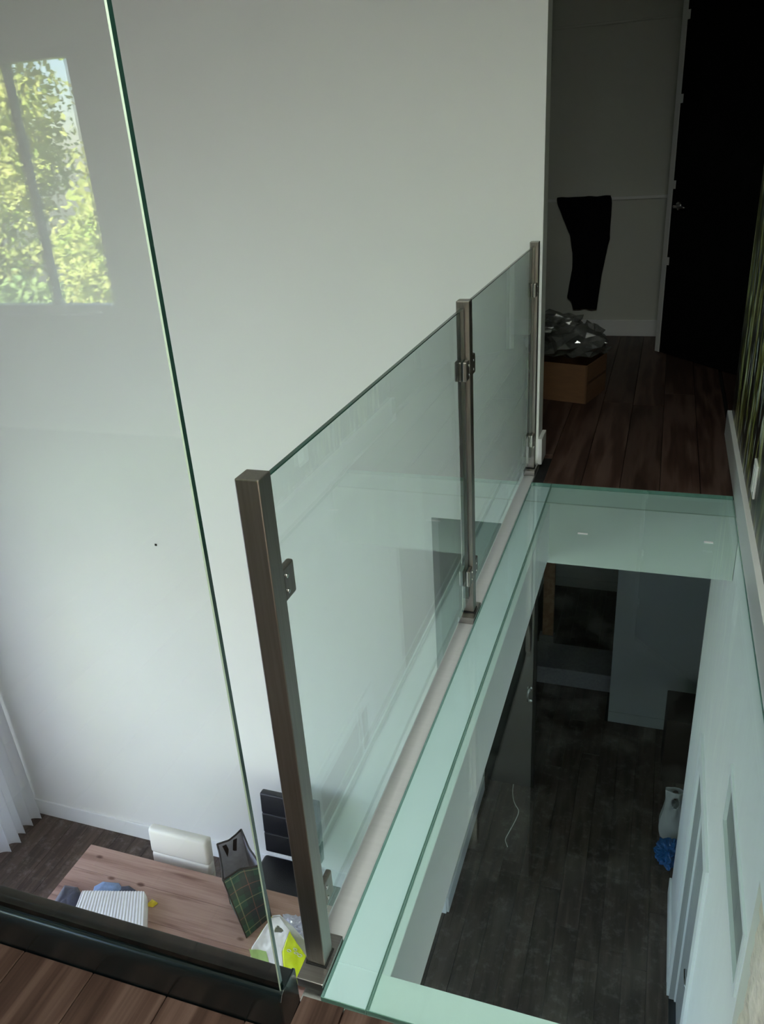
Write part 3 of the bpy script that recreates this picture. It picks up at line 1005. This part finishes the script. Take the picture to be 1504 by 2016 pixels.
ros = link('handle_rose', bm, 'chrome', hd, True)
tube('lever', [T @ Vector(p) for p in ((0.075, -0.010, 1.0), (0.075, -0.045, 1.0), (0.085, -0.052, 1.0), (0.17, -0.052, 0.998), (0.185, -0.045, 0.996))], [0.010, 0.009, 0.009, 0.008, 0.006], 'chrome', ros)

# dark trousers hung over the rail
out_l = [(1.04, -0.822), (0.99, -0.806), (0.86, -0.752), (0.785, -0.712), (0.64, -0.686), (0.52, -0.690), (0.40, -0.708), (0.31, -0.720), (0.285, -0.684), (0.222, -0.670)]
out_r = [(1.04, -0.432), (0.99, -0.426), (0.74, -0.424), (0.60, -0.446), (0.48, -0.466), (0.35, -0.478), (0.222, -0.490)]
def interp(tab, z):
    for (z0, x0), (z1, x1) in zip(tab, tab[1:]):
        if z0 >= z >= z1:
            return x0 + (x1 - x0) * (z0 - z) / (z0 - z1 + 1e-9)
    return tab[-1][1]
def trous(u, v):
    if v < 0.06:                 # wraps over the top of the rail
        z, yb = 1.040, 6.545 - 0.045 * (v / 0.06)
        zz = 1.040 + 0.006 * math.sin(v / 0.06 * math.pi) + 0.006 * noise.noise(Vector((u * 6, 0, 3)))
    else:
        z = 1.040 - (v - 0.06) / 0.94 * (1.040 - 0.222)
        zz = z
        yb = 6.500 - 0.012 * math.sin(u * 9 + z * 3) - 0.012 * noise.noise(Vector((u * 4, z * 6, 1.5))) - 0.008 * noise.noise(Vector((u * 9, z * 14, 7)))
    x = interp(out_l, z) * (1 - u) + interp(out_r, z) * u
    return (x, yb - 0.01, zz)
tr = thing('trousers', 'dark folded trousers hanging over the rail on the hall wall', 'trousers', (-0.6, 6.48, 0.222))
grid_sheet('trouser_leg', trous, 26, 60, 'blackcloth', tr, 0.014)

# cardboard box with plastic film on top
cb = thing('cardboard_box', 'brown cardboard box on the dark hall floor beside the railing end', 'box', (-0.68, 4.95, 0))
c0, c1 = Vector((-0.392, 4.73)), Vector((-0.90, 4.87))
ux = (c1 - c0).normalized(); wx = (c1 - c0).length
uy = Vector((-ux.y, ux.x)); uy = uy if uy.y > 0 else -uy
wy = 0.33
TB = Matrix(((ux.x, uy.x, 0, c0.x), (ux.y, uy.y, 0, c0.y), (0, 0, 1, 0), (0, 0, 0, 1)))
hb = 0.235
for nm, lo, hi in (('side_panel', (0, 0, 0.001), (wx, 0.005, hb)), ('side_panel', (0, wy - 0.005, 0.001), (wx, wy, hb)),
                   ('side_panel', (0, 0.005, 0.001), (0.005, wy - 0.005, hb)), ('side_panel', (wx - 0.005, 0.005, 0.001), (wx, wy - 0.005, hb)),
                   ('bottom_panel', (0.005, 0.005, 0.001), (wx - 0.005, wy - 0.005, 0.006))):
    box(nm, lo, hi, 'card', cb, mtx=TB)
box('tape_band', (-0.0012, 0.006, hb * 0.50), (-0.0002, wy - 0.006, hb * 0.50 + 0.016), 'cardtape', cb, mtx=TB)
box('corner_tape', (-0.0012, -0.0012, 0.002), (0.012, -0.0002, hb), 'cardtape', cb, mtx=TB)
pb = thing('plastic_film', 'crumpled clear plastic film heaped on top of the cardboard box', 'plastic', (-0.62, 4.95, 0.2365))
for ci, (cx, cy, cz, sx, sy, sz, fz) in enumerate(((-0.50, 4.92, 0.330, 0.17, 0.15, 0.10, 0.2365), (-0.72, 4.97, 0.345, 0.19, 0.14, 0.12, 0.2365), (-0.58, 4.97, 0.425, 0.13, 0.10, 0.07, None),
                                                 (-0.43, 4.98, 0.325, 0.10, 0.12, 0.09, 0.2365), (-0.66, 4.86, 0.455, 0.09, 0.08, 0.05, None), (-0.345, 5.05, 0.262, 0.05, 0.05, 0.03, 0.2365))):
    crumple('film_lump', (cx, cy, cz), (sx, sy, sz), 'film', pb, 0.75, 2.2, 3, 3 + ci * 2, fz)

# ================================================================== LOWER CORRIDOR
dd = thing('dark_door', 'dark brown door standing open in the corridor under the glass floor', 'door', (-0.9, 5.06, LOW))
box('door_leaf', (-1.075, 5.04, LOW + 0.008), (-0.690, 5.08, LOW + 2.03), 'darkdoor', dd, 0.002)
b2 = bmesh.new()
add_tube(b2, [(-0.735, 5.0398, LOW + 1.02), (-0.735, 5.030, LOW + 1.02)], 0.022, 16)
add_tube(b2, [(-0.728, 5.0398, LOW + 0.905), (-0.728, 5.022, LOW + 0.905)], 0.016, 14)
ro = link('handle_rose', b2, 'chrome', dd, True)
tube('lever', [(-0.735, 5.030, LOW + 1.04), (-0.735, 4.985, LOW + 1.04), (-0.740, 4.980, LOW + 1.02), (-0.745, 4.978, LOW + 0.94)], 0.0095, 'chrome', ro)
stp = thing('step', 'grey stone step at the end of the lower corridor', 'step', (-0.63, 6.7, LOW))
box('riser_block', (-1.089, 6.47, LOW + 0.001), (-0.171, 6.88, LOW + 0.165), 'stepstone', stp, 0.004)
box('tread', (-1.089, 6.455, LOW + 0.1655), (-0.171, 6.88, LOW + 0.205), 'stepstone', stp, 0.006)
wj = thing('wooden_post', 'orange wooden door post beyond the grey step under the glass floor', 'post', (-0.86, 7.1, LOW))
box('post_shaft', (-0.915, 7.07, LOW + 0.16), (-0.805, 7.13, -0.36), 'jambwood', wj, 0.003)
box('plinth_block', (-0.945, 7.05, LOW + 0.001), (-0.795, 7.14, LOW + 0.16), 'stepstone', wj, 0.004)
bbx = thing('brown_box', 'dark brown box in the corridor corner behind the blue bag', 'box', (0.5, 5.6, LOW))
for lo, hi in (((0.30, 5.40, LOW + 0.001), (0.72, 5.41, LOW + 0.62)), ((0.30, 5.79, LOW + 0.001), (0.72, 5.80, LOW + 0.62)), ((0.30, 5.41, LOW + 0.001), (0.31, 5.79, LOW + 0.62)), ((0.71, 5.41, LOW + 0.001), (0.72, 5.79, LOW + 0.62))):
    box('side_panel', lo, hi, 'brownbox', bbx, 0.001)
box('lid', (0.305, 5.405, LOW + 0.6205), (0.715, 5.795, LOW + 0.628), 'brownbox', bbx)
crb = crumple('blue_bag', (0.372, 4.60, LOW + 0.06), (0.10, 0.115, 0.07), 'bluebag', None, 0.5, 2.6, 5, 2, LOW + 0.001)
setp(crb, 'crumpled blue plastic bag on the corridor floor by the white wall end', 'bag')
def gbag(u, v):
    a = (u - 0.5)
    z = LOW + 0.002 + v * 0.44
    wdt = 0.125 * (1 - 0.30 * max(0, v - 0.62) / 0.38) + 0.02 * math.sin(v * 7)
    bul = 0.05 * math.cos(a * math.pi) * (1 - v * 0.6)
    return (0.39 + a * wdt * 1.35 - 0.01 * v, 4.80 + 0.03 * v - bul + 0.012 * noise.noise(Vector((u * 5, v * 5, 2))), z)
gb = thing('grey_carrier_bag', 'cloudy grey carrier bag with a round handle hole standing behind the blue bag', 'bag', (0.39, 4.80, LOW))
grid_sheet('front_sheet', gbag, 24, 32, 'greybag', gb, 0.0025, hole=lambda u, v: ((u - 0.55) / 0.21) ** 2 + ((v - 0.80) / 0.105) ** 2 < 1)
grid_sheet('back_sheet', lambda u, v: (lambda p: (p[0], 4.88 - (p[1] - 4.80) * 0.8, p[2]))(gbag(u, v)), 24, 32, 'greybag', gb, 0.0025,
           hole=lambda u, v: ((u - 0.55) / 0.21) ** 2 + ((v - 0.80) / 0.105) ** 2 < 1)
th_pts = []
for i in range(26):
    t = i / 25
    th_pts.append((-0.83 + 0.06 * t - 0.035 * math.sin(t * 9), 5.14 - 0.78 * t + 0.03 * math.sin(t * 14), LOW + 0.004))
setp(tube('loose_thread', th_pts, 0.0035, 'thread', None, 6), 'curly white thread lying on the dark corridor floor', 'thread')
setp(box('white_speck', (-0.255, 2.985, 0.0008), (-0.215, 2.996, 0.003), 'whitefoam'), 'tiny white flake on the far left of the glass floor', 'speck', 'white specks on the glass')  # tiny flat white box on the glass surface
setp(box('white_speck', (0.228, 3.005, 0.0008), (0.262, 3.018, 0.003), 'whitefoam'), 'tiny white flake on the far right of the glass floor', 'speck', 'white specks on the glass')

# ================================================================== DINING ROOM
TZ = LOW + 0.75
tb = thing('dining_table', 'rough knotty wooden dining table on the dark floor below', 'table', (-2.45, 2.5, LOW))
ty = [2.02, 2.215, 2.42, 2.60, 2.815, 3.005]
for a, b in zip(ty, ty[1:]):
    box('board', (-3.36, a + 0.0008, TZ - 0.04), (-1.52, b - 0.0008, TZ), 'table', tb, 0.0025)
boxes('apron', [((-3.27, 2.10, TZ - 0.14), (-1.61, 2.125, TZ - 0.041)), ((-3.27, 2.90, TZ - 0.14), (-1.61, 2.925, TZ - 0.041)),
                ((-3.27, 2.125, TZ - 0.14), (-3.245, 2.90, TZ - 0.041)), ((-1.635, 2.125, TZ - 0.14), (-1.61, 2.90, TZ - 0.041))], 'table', tb)
for lx in (-3.24, -1.71):
    for ly in (2.13, 2.825):
        box('leg', (lx, ly, LOW + 0.001), (lx + 0.07, ly + 0.07, TZ - 0.042), 'table', tb, 0.004)

def pad(bm, lo, hi, r):
    add_box(bm, lo, hi, r, 4)
def chair(name, x0, x1, yb, ztop, label, m, channels, lean=0.10, seat_d=0.42):
    """chair on the far side of the table, back towards the wall, facing the camera side"""
    seat_z = LOW + 0.45
    t = thing(name, label, 'chair', ((x0 + x1) / 2, yb - seat_d / 2, LOW))
    R = Matrix.Translation((0, yb, seat_z)) @ Matrix.Rotation(-lean, 4, 'X') @ Matrix.Translation((0, -yb, -seat_z))
    H = (ztop - seat_z) / math.cos(lean)
    bm = bmesh.new()
    if channels > 1:
        hh = H / channels
        for i in range(channels):
            pad(bm, (x0, yb - 0.055, seat_z + i * hh + 0.0002), (x1, yb, seat_z + (i + 1) * hh - 0.0002), 0.013)
    else:
        pad(bm, (x0, yb - 0.070, seat_z + 0.292), (x1, yb, seat_z + H), 0.028)
        pad(bm, (x0 + 0.004, yb - 0.066, seat_z + 0.20), (x1 - 0.004, yb - 0.002, seat_z + 0.300), 0.022)
    bmesh.ops.transform(bm, matrix=R, verts=bm.verts[:])
    link('backrest', bm, m, t, True)
    bm = bmesh.new()
    add_box(bm, (x0 + 0.02, yb + 0.001, seat_z + 0.02), (x1 - 0.02, yb + 0.014, seat_z + H - 0.03), 0.005, 2)
    bmesh.ops.transform(bm, matrix=R, verts=bm.verts[:])
    link('back_shell', bm, m, t)
    bm = bmesh.new()
    pad(bm, (x0, yb - seat_d, seat_z - 0.075), (x1, yb - 0.062 if channels > 1 else yb - 0.01, seat_z - 0.002), 0.025)
    link('seat', bm, m, t, True)
    if channels == 1:
        for xx in (x0 + 0.06, x1 - 0.06):
            tube('back_support', [(xx, yb - 0.03, seat_z - 0.02), (xx, yb - 0.018, seat_z + 0.215)], 0.012, 'chrome', t, 10)
    for xx in (x0 + 0.03, x1 - 0.03):
        for yy in (yb - seat_d + 0.04, yb - 0.04):
            tube('leg', [(xx, yy, seat_z - 0.076), (xx, yy, LOW + 0.001)], 0.014, 'chrome' if channels > 1 else 'chrome', t, 10)
    return t
chair('black_chair', -2.335, -1.905, 3.555, LOW + 0.955, 'black padded chair with horizontal channels against the white wall, behind the table', 'blackleather', 3, 0.08)
chair('white_chair', -2.925, -2.475, 3.10, LOW + 0.945, 'white leather chair pushed in at the far edge of the wooden table', 'whiteleather', 1, 0.08)

# tartan shopping bag (open box of woven plastic)
TBOT = [Vector(p) for p in ((-2.005, 2.665, TZ + 0.002), (-1.93, 2.835, TZ + 0.002), (-2.11, 2.975, TZ + 0.002), (-2.21, 2.845, TZ + 0.002))]
TTOP = [Vector(p) for p in ((-2.14, 2.73, TZ + 0.36), (-1.975, 2.885, TZ + 0.36), (-2.21, 3.09, TZ + 0.37), (-2.305, 2.955, TZ + 0.36))]
tbag = thing('tartan_bag', 'open green tartan shopping bag with black trim on the table', 'bag', (-2.05, 2.83, TZ))
def side(i):
    j = (i + 1) % 4
    w = (TBOT[j] - TBOT[i]).length
    def fn(u, v):
        p = TBOT[i].lerp(TBOT[j], u).lerp(TTOP[i].lerp(TTOP[j], u), v)
        cen = (TBOT[0] + TBOT[2]) / 2
        cen = cen.lerp((TTOP[0] + TTOP[2]) / 2, v)
        inw = (cen - p); inw.z = 0
        k = math.sin(u * math.pi) * (0.16 * v if i % 2 == 0 else 0.08 * v)
        k += 0.05 * noise.noise(Vector((u * 3 + i * 5, v * 4, 1)))* math.sin(u * math.pi)
        return p + inw * k
    return fn, w
for i in range(4):
    fn, w = side(i)
    o = grid_sheet('side_panel', fn, 14, 18, 'tartan', tbag, 0.0, uv=lambda u, v, w=w: (u * w, v * 0.37))
    grid_sheet('inner_lining', lambda u, v, fn=fn: Vector(fn(u, v)) + (((TBOT[0] + TBOT[2]) / 2).lerp((TTOP[0] + TTOP[2]) / 2, v) - Vector(fn(u, v))) * 0.03, 14, 18, 'greylining', o)
    tube('rim_binding', [Vector(fn(k / 14, 1.0)) for k in range(15)], 0.006, 'blacktape', tbag, 8)
    tube('corner_binding', [Vector(fn(0, k / 8)) for k in range(9)], 0.004, 'blacktape', tbag, 6)
bm = bmesh.new()
bm.faces.new([bm.verts.new(p + Vector((0, 0, 0.002))) for p in TBOT])
bmesh.ops.solidify(bm, geom=bm.faces[:], thickness=-0.003)
link('bottom_panel', bm, 'blacktape', tbag)
def strap(i, us, hang, name='handle'):
    fn, w = side(i)
    cen = (TTOP[0] + TTOP[2]) / 2
    pts = []
    for k in range(17):
        t = k / 16
        u = us[0] + (us[1] - us[0]) * t
        p = Vector(fn(u, 0.97))
        inw = (cen - p); inw.z = 0
        p += inw * (0.10 + 0.30 * math.sin(t * math.pi)) + Vector((0, 0, -hang * math.sin(t * math.pi)))
        pts.append(p)
    bm = bmesh.new()
    A = [bm.verts.new(p + Vector((0.008, 0.010, 0.0))) for p in pts]
    B = [bm.verts.new(p - Vector((0.008, 0.010, 0.0))) for p in pts]
    for k in range(16):
        bm.faces.new((A[k], A[k + 1], B[k + 1], B[k]))
    bmesh.ops.solidify(bm, geom=bm.faces[:], thickness=0.003)
    link(name, bm, 'blacktape', tbag)
strap(0, (0.2, 0.75), 0.16)
strap(2, (0.25, 0.8), 0.14)

# white and lime carrier bag
wbag = thing('carrier_bag', 'white and lime green carrier bag with handle hole at the table end', 'bag', (-1.79, 2.62, TZ))
def facet(name, quads, m, thick=0.003):
    bm = bmesh.new()
    vs = {}
    for q in quads:
        f = []
        for p in q:
            k = tuple(round(c, 4) for c in p)
            if k not in vs:
                vs[k] = bm.verts.new(p)
            f.append(vs[k])
        bm.faces.new(f)
    bmesh.ops.subdivide_edges(bm, edges=bm.edges[:], cuts=5, use_grid_fill=True)
    for v in bm.verts:
        v.co += Vector((noise.noise(v.co * 14), noise.noise(v.co * 14 + Vector((5, 5, 5))), noise.noise(v.co * 11 + Vector((9, 1, 3))))) * 0.009
    bmesh.ops.recalc_face_normals(bm, faces=bm.faces[:])
    bmesh.ops.solidify(bm, geom=bm.faces[:], thickness=thick)
    return link(name, bm, m, wbag, True)
def rows_fn(rows):
    def fn(u, v):
        for (v0, a0, b0), (v1, a1, b1) in zip(rows, rows[1:]):
            if v <= v1 + 1e-9:
                t = (v - v0) / (v1 - v0)
                p = Vector(a0).lerp(Vector(b0), u).lerp(Vector(a1).lerp(Vector(b1), u), t)
                n = noise.noise(p * 16) * 0.008 + noise.noise(p * 41) * 0.003
                return p + Vector((n * 0.6, -n, n * 0.5))
    return fn
front = rows_fn([(0, (-1.915, 2.534, TZ + 0.004), (-1.685, 2.500, TZ + 0.004)), (0.35, (-1.905, 2.557, TZ + 0.10), (-1.717, 2.569, TZ + 0.12)),
                 (0.8, (-1.845, 2.615, TZ + 0.20), (-1.687, 2.635, TZ + 0.22)), (1.0, (-1.806, 2.649, TZ + 0.26), (-1.762, 2.668, TZ + 0.26))])
hole_f = lambda u, v: ((u - 0.60) / 0.17) ** 2 + ((v - 0.80) / 0.055) ** 2 < 1
grid_sheet('front_sheet', front, 30, 44, 'whitebag', wbag, 0.002, hole=hole_f)
lime = rows_fn([(0, (-1.683, 2.500, TZ + 0.004), (-1.600, 2.470, TZ + 0.004)), (0.45, (-1.715, 2.568, TZ + 0.12), (-1.583, 2.596, TZ + 0.10)),
                (1.0, (-1.690, 2.634, TZ + 0.218), (-1.664, 2.622, TZ + 0.175))])
lm = grid_sheet('lime_gusset', lime, 14, 24, 'limebag', wbag, 0.002)
lm['label'] = 'lime green side of the bag'
back = rows_fn([(0, (-1.90, 2.66, TZ + 0.004), (-1.60, 2.64, TZ + 0.004)), (0.45, (-1.885, 2.66, TZ + 0.12), (-1.60, 2.655, TZ + 0.12)),
                (0.8, (-1.835, 2.66, TZ + 0.20), (-1.67, 2.665, TZ + 0.20)), (1.0, (-1.804, 2.664, TZ + 0.262), (-1.764, 2.680, TZ + 0.262))])
grid_sheet('back_sheet', back, 20, 30, 'whitebag', wbag, 0.002)
lside = rows_fn([(0, (-1.915, 2.535, TZ + 0.004), (-1.90, 2.66, TZ + 0.004)), (0.45, (-1.905, 2.558, TZ + 0.10), (-1.885, 2.66, TZ + 0.12)), (1.0, (-1.808, 2.650, TZ + 0.258), (-1.804, 2.664, TZ + 0.26))])
ls = grid_sheet('left_gusset', lside, 10, 24, 'limebag', wbag, 0.002)
pr = grid_sheet('green_print', lambda u, v: front(0.06 + u * 0.55 - 0.12 * v, 0.05 + 0.27 * v) + Vector((0, -0.003, 0.001)), 12, 8, 'greenprint', wbag)
bm = bmesh.new()
for cu, cv in ((0.60, 0.50), (0.60, 0.60), (0.28, 0.52), (0.74, 0.45)):
    ring = []
    for k in range(14):
        a = 2 * math.pi * k / 14
        ring.append(lime(min(1, cu + 0.09 * math.cos(a)), cv + 0.028 * math.sin(a)) + Vector((0.001, -0.0035, 0.0025)))
    add_tube(bm, ring + [ring[0]], 0.0017, 6)
link('printed_mark', bm, 'whitebag', wbag, True)

setp(crumple('plastic_bag', (-1.735, 2.765, TZ + 0.035), (0.125, 0.085, 0.05), 'lavender', None, 0.45, 2.8, 5, 11, TZ + 0.001),
     'crumpled pale lavender plastic bag behind the lime carrier bag', 'bag')

# white ribbed pad
rp_q = [Vector((-3.055, 2.365, 0)), Vector((-2.525, 2.425, 0)), Vector((-2.735, 2.755, 0)), Vector((-3.150, 2.640, 0))]
def ribbed(u, v):
    eu, ev = abs(u - 0.5) * 2, abs(v - 0.5) * 2
    p = rp_q[0].lerp(rp_q[1], u).lerp(rp_q[3].lerp(rp_q[2], u), v)
    r = max(eu, ev)
    edge = max(0, (r - 0.90) / 0.10)
    cr = max(0, (eu ** 8 + ev ** 8) ** (1 / 8) - 0.97)
    c = (rp_q[0] + rp_q[2]) / 2
    p = p.lerp(c, min(0.06, cr * 0.5))
    z = TZ + 0.066 - 0.050 * edge ** 2
    ribs = 0.0035 * math.cos(u * 2 * math.pi * 24) * (0.25 + 0.75 * v) * (1 - edge)
    return (p.x, p.y, z + ribs + 0.004 * noise.noise(Vector((u * 3, v * 3, 2))))
rp = thing('ribbed_pad', 'white ribbed pad with rounded corners lying on the wooden table', 'pad', (-2.87, 2.55, TZ))
bm = bmesh.new()
NU, NV = 144, 24
G = [[bm.verts.new(ribbed(i / NU, j / NV)) for j in range(NV + 1)] for i in range(NU + 1)]
for i in range(NU):
    for j in range(NV):
        bm.faces.new((G[i][j], G[i + 1][j], G[i + 1][j + 1], G[i][j + 1]))
ring = [G[i][0] for i in range(NU)] + [G[NU][j] for j in range(NV)] + [G[i][NV] for i in range(NU, 0, -1)] + [G[0][j] for j in range(NV, 0, -1)]
low = [bm.verts.new((v.co.x, v.co.y, TZ + 0.001)) for v in ring]
for k in range(len(ring)):
    k2 = (k + 1) % len(ring)
    bm.faces.new((ring[k], low[k], low[k2], ring[k2]))
bm.faces.new(low)
link('pad_body', bm, 'whitefoam', rp, True)

def cloth(name, pts, hgt, m, label, seed):
    """a small crumpled cloth: a polygon outline filled with folds"""
    c = sum((Vector(p) for p in pts), Vector((0, 0))) / len(pts)
    n = len(pts)
    def fn(u, v):
        a = u * n
        i = int(a) % n
        p = Vector(pts[i]).lerp(Vector(pts[(i + 1) % n]), a - int(a))
        q = c.lerp(p, v)
        z = hgt * (1 - v ** 3) + hgt * 0.7 * abs(noise.noise(Vector((q.x * 13, q.y * 13, seed)))) * (1 - v ** 4)
        return (q.x, q.y, TZ + 0.003 + z)
    return setp(grid_sheet(name, fn, n * 8, 14, m, None, 0.0022), label, 'cloth')
cloth('dark_cloth', [(-3.27, 2.46), (-3.085, 2.40), (-3.125, 2.55), (-3.17, 2.655), (-3.22, 2.685), (-3.315, 2.675), (-3.30, 2.57)], 0.035, 'navy', 'crumpled dark navy cloth on the table left of the white ribbed pad', 3)
cloth('blue_cloth', [(-3.10, 2.675), (-2.96, 2.712), (-2.91, 2.745), (-2.98, 2.785), (-3.09, 2.765), (-3.12, 2.72)], 0.022, 'lightblue', 'light blue folded cloth on the table behind the white ribbed pad', 5)
cloth('black_cloth', [(-2.94, 2.722), (-2.85, 2.742), (-2.83, 2.765), (-2.90, 2.785), (-2.95, 2.765)], 0.018, 'navy', 'small dark cloth on the table right of the light blue cloth', 8)
cloth('yellow_wrapper', [(-2.715, 2.685), (-2.665, 2.690), (-2.650, 2.725), (-2.700, 2.740)], 0.020, 'yellow', 'small yellow wrapper at the right edge of the white ribbed pad', 9)['category'] = 'wrapper'

# sheer curtain in the far left corner
def cur(u, v):
    y = 2.70 + u * 0.975
    z = LOW + 0.008 + v * (2.95)
    amp = (0.018 + 0.020 * (1 - v)) * (0.6 + 0.8 * abs(math.sin(u * 5.1 + 0.6)))
    ph = u * 2 * math.pi * 10.5 + 1.3 * math.sin(u * 7) + 0.25 * math.sin(v * 3)
    xx = -4.585 + amp * math.sin(ph) + 0.02 * math.sin(u * 21) - 0.05 * v - 0.05 * (u - 0.6)
    return (xx, y + 0.012 * math.cos(ph) + 0.05 * (1 - v) * (u - 0.5) * 0.5, z)
cu = thing('curtain', 'white sheer curtain hanging in folds in the far left corner', 'curtain', (-4.6, 3.2, LOW))
grid_sheet('curtain_panel', cur, 200, 24, 'curtain', cu)
tube('curtain_rod', [(-4.64, -1.9, LOW + 2.965), (-4.64, 3.70, LOW + 2.965)], 0.012, 'steel', cu, 10)
setp(box('wall_hook', (-2.908, YW - 0.006, -0.712), (-2.895, YW, -0.698), 'rubber', None, 0.001), 'tiny dark nail in the big white wall behind the tall glass screen', 'nail')

# ================================================================== TREES OUTSIDE THE REAR WINDOW
GZ = LOW - 0.1
def tree(x, y, top, rx, rz, n, m, label, seed):
    rnd = np.random.RandomState(seed)
    n *= 2
    t = thing('tree', label, 'tree', (x, y, GZ), 'trees outside the rear window')
    cz = top - rz
    add = bmesh.new()
    add_tube(add, [(x, y, GZ), (x + 0.08, y, GZ + (cz - GZ) * 0.5), (x - 0.05, y + 0.05, cz + rz * 0.5)], [0.15, 0.11, 0.04], 10)
    for k in range(7):
        a = 2.4 * k
        z0 = GZ + (cz - GZ) * (0.55 + 0.06 * k)
        add_tube(add, [(x, y, z0), (x + math.cos(a) * rx * 0.4, y + math.sin(a) * rx * 0.4, z0 + 0.5), (x + math.cos(a) * rx * 0.75, y + math.sin(a) * rx * 0.75, z0 + 0.8)], [0.05, 0.03, 0.01], 6)
    link('trunk', add, 'bark', t, True)
    # leaves gather in tufts
    nt = 55
    d = rnd.normal(size=(nt, 3)); d /= np.linalg.norm(d, axis=1)[:, None]
    rr = rnd.uniform(0.35, 1.0, nt) ** 0.6
    tc = d * rr[:, None] * np.array([rx, rx, rz]) + np.array([x, y, cz])
    idx = rnd.randint(0, nt, n)
    c = tc[idx] + rnd.normal(size=(n, 3)) * np.array([0.30, 0.30, 0.22]) * min(1, rx / 1.6)
    a = rnd.normal(size=(n, 3)); a /= np.linalg.norm(a, axis=1)[:, None]
    b = np.cross(a, rnd.normal(size=(n, 3))); b /= np.linalg.norm(b, axis=1)[:, None]
    s = rnd.uniform(0.035, 0.075, n)[:, None]
    V = np.stack([c - a * s, c + b * s * 0.55, c + a * s, c - b * s * 0.55], 1).reshape(-1, 3)
    o = np.array([x, y, GZ])
    me = bpy.data.meshes.new('foliage')
    me.from_pydata((V - o).tolist(), [], np.arange(4 * n).reshape(-1, 4).tolist())
    me.materials.append(MT[m])
    f = bpy.data.objects.new('foliage', me)
    COL.objects.link(f)
    f.parent = t
    f['kind'] = 'stuff'
tree(-9.8, -8.6, 4.4, 1.2, 2.4, 9000, 'leaf', 'sunny yellow-green tree outside the rear window, left in the reflection', 1)
tree(-6.3, -7.5, 1.95, 1.0, 1.7, 8000, 'leaf', 'lower yellow-green tree outside the rear window, right in the reflection', 2)
tree(-13.4, -11.5, 6.0, 1.9, 3.4, 8000, 'leaf', 'tallest yellow-green tree farthest out behind the rear window', 3)
tree(-6.3, -4.7, 0.55, 0.85, 1.2, 7000, 'leaf2', 'dark green shrubby tree low in front of the rear window', 4)
tree(-9.1, -5.2, 0.75, 0.95, 1.4, 7000, 'leaf2', 'dark green shrubby tree low outside the rear window at left', 5)
tree(-8.6, -12.4, 3.0, 1.4, 2.6, 8000, 'leaf', 'broad yellow-green tree farther out between the two nearer sunny trees', 6)
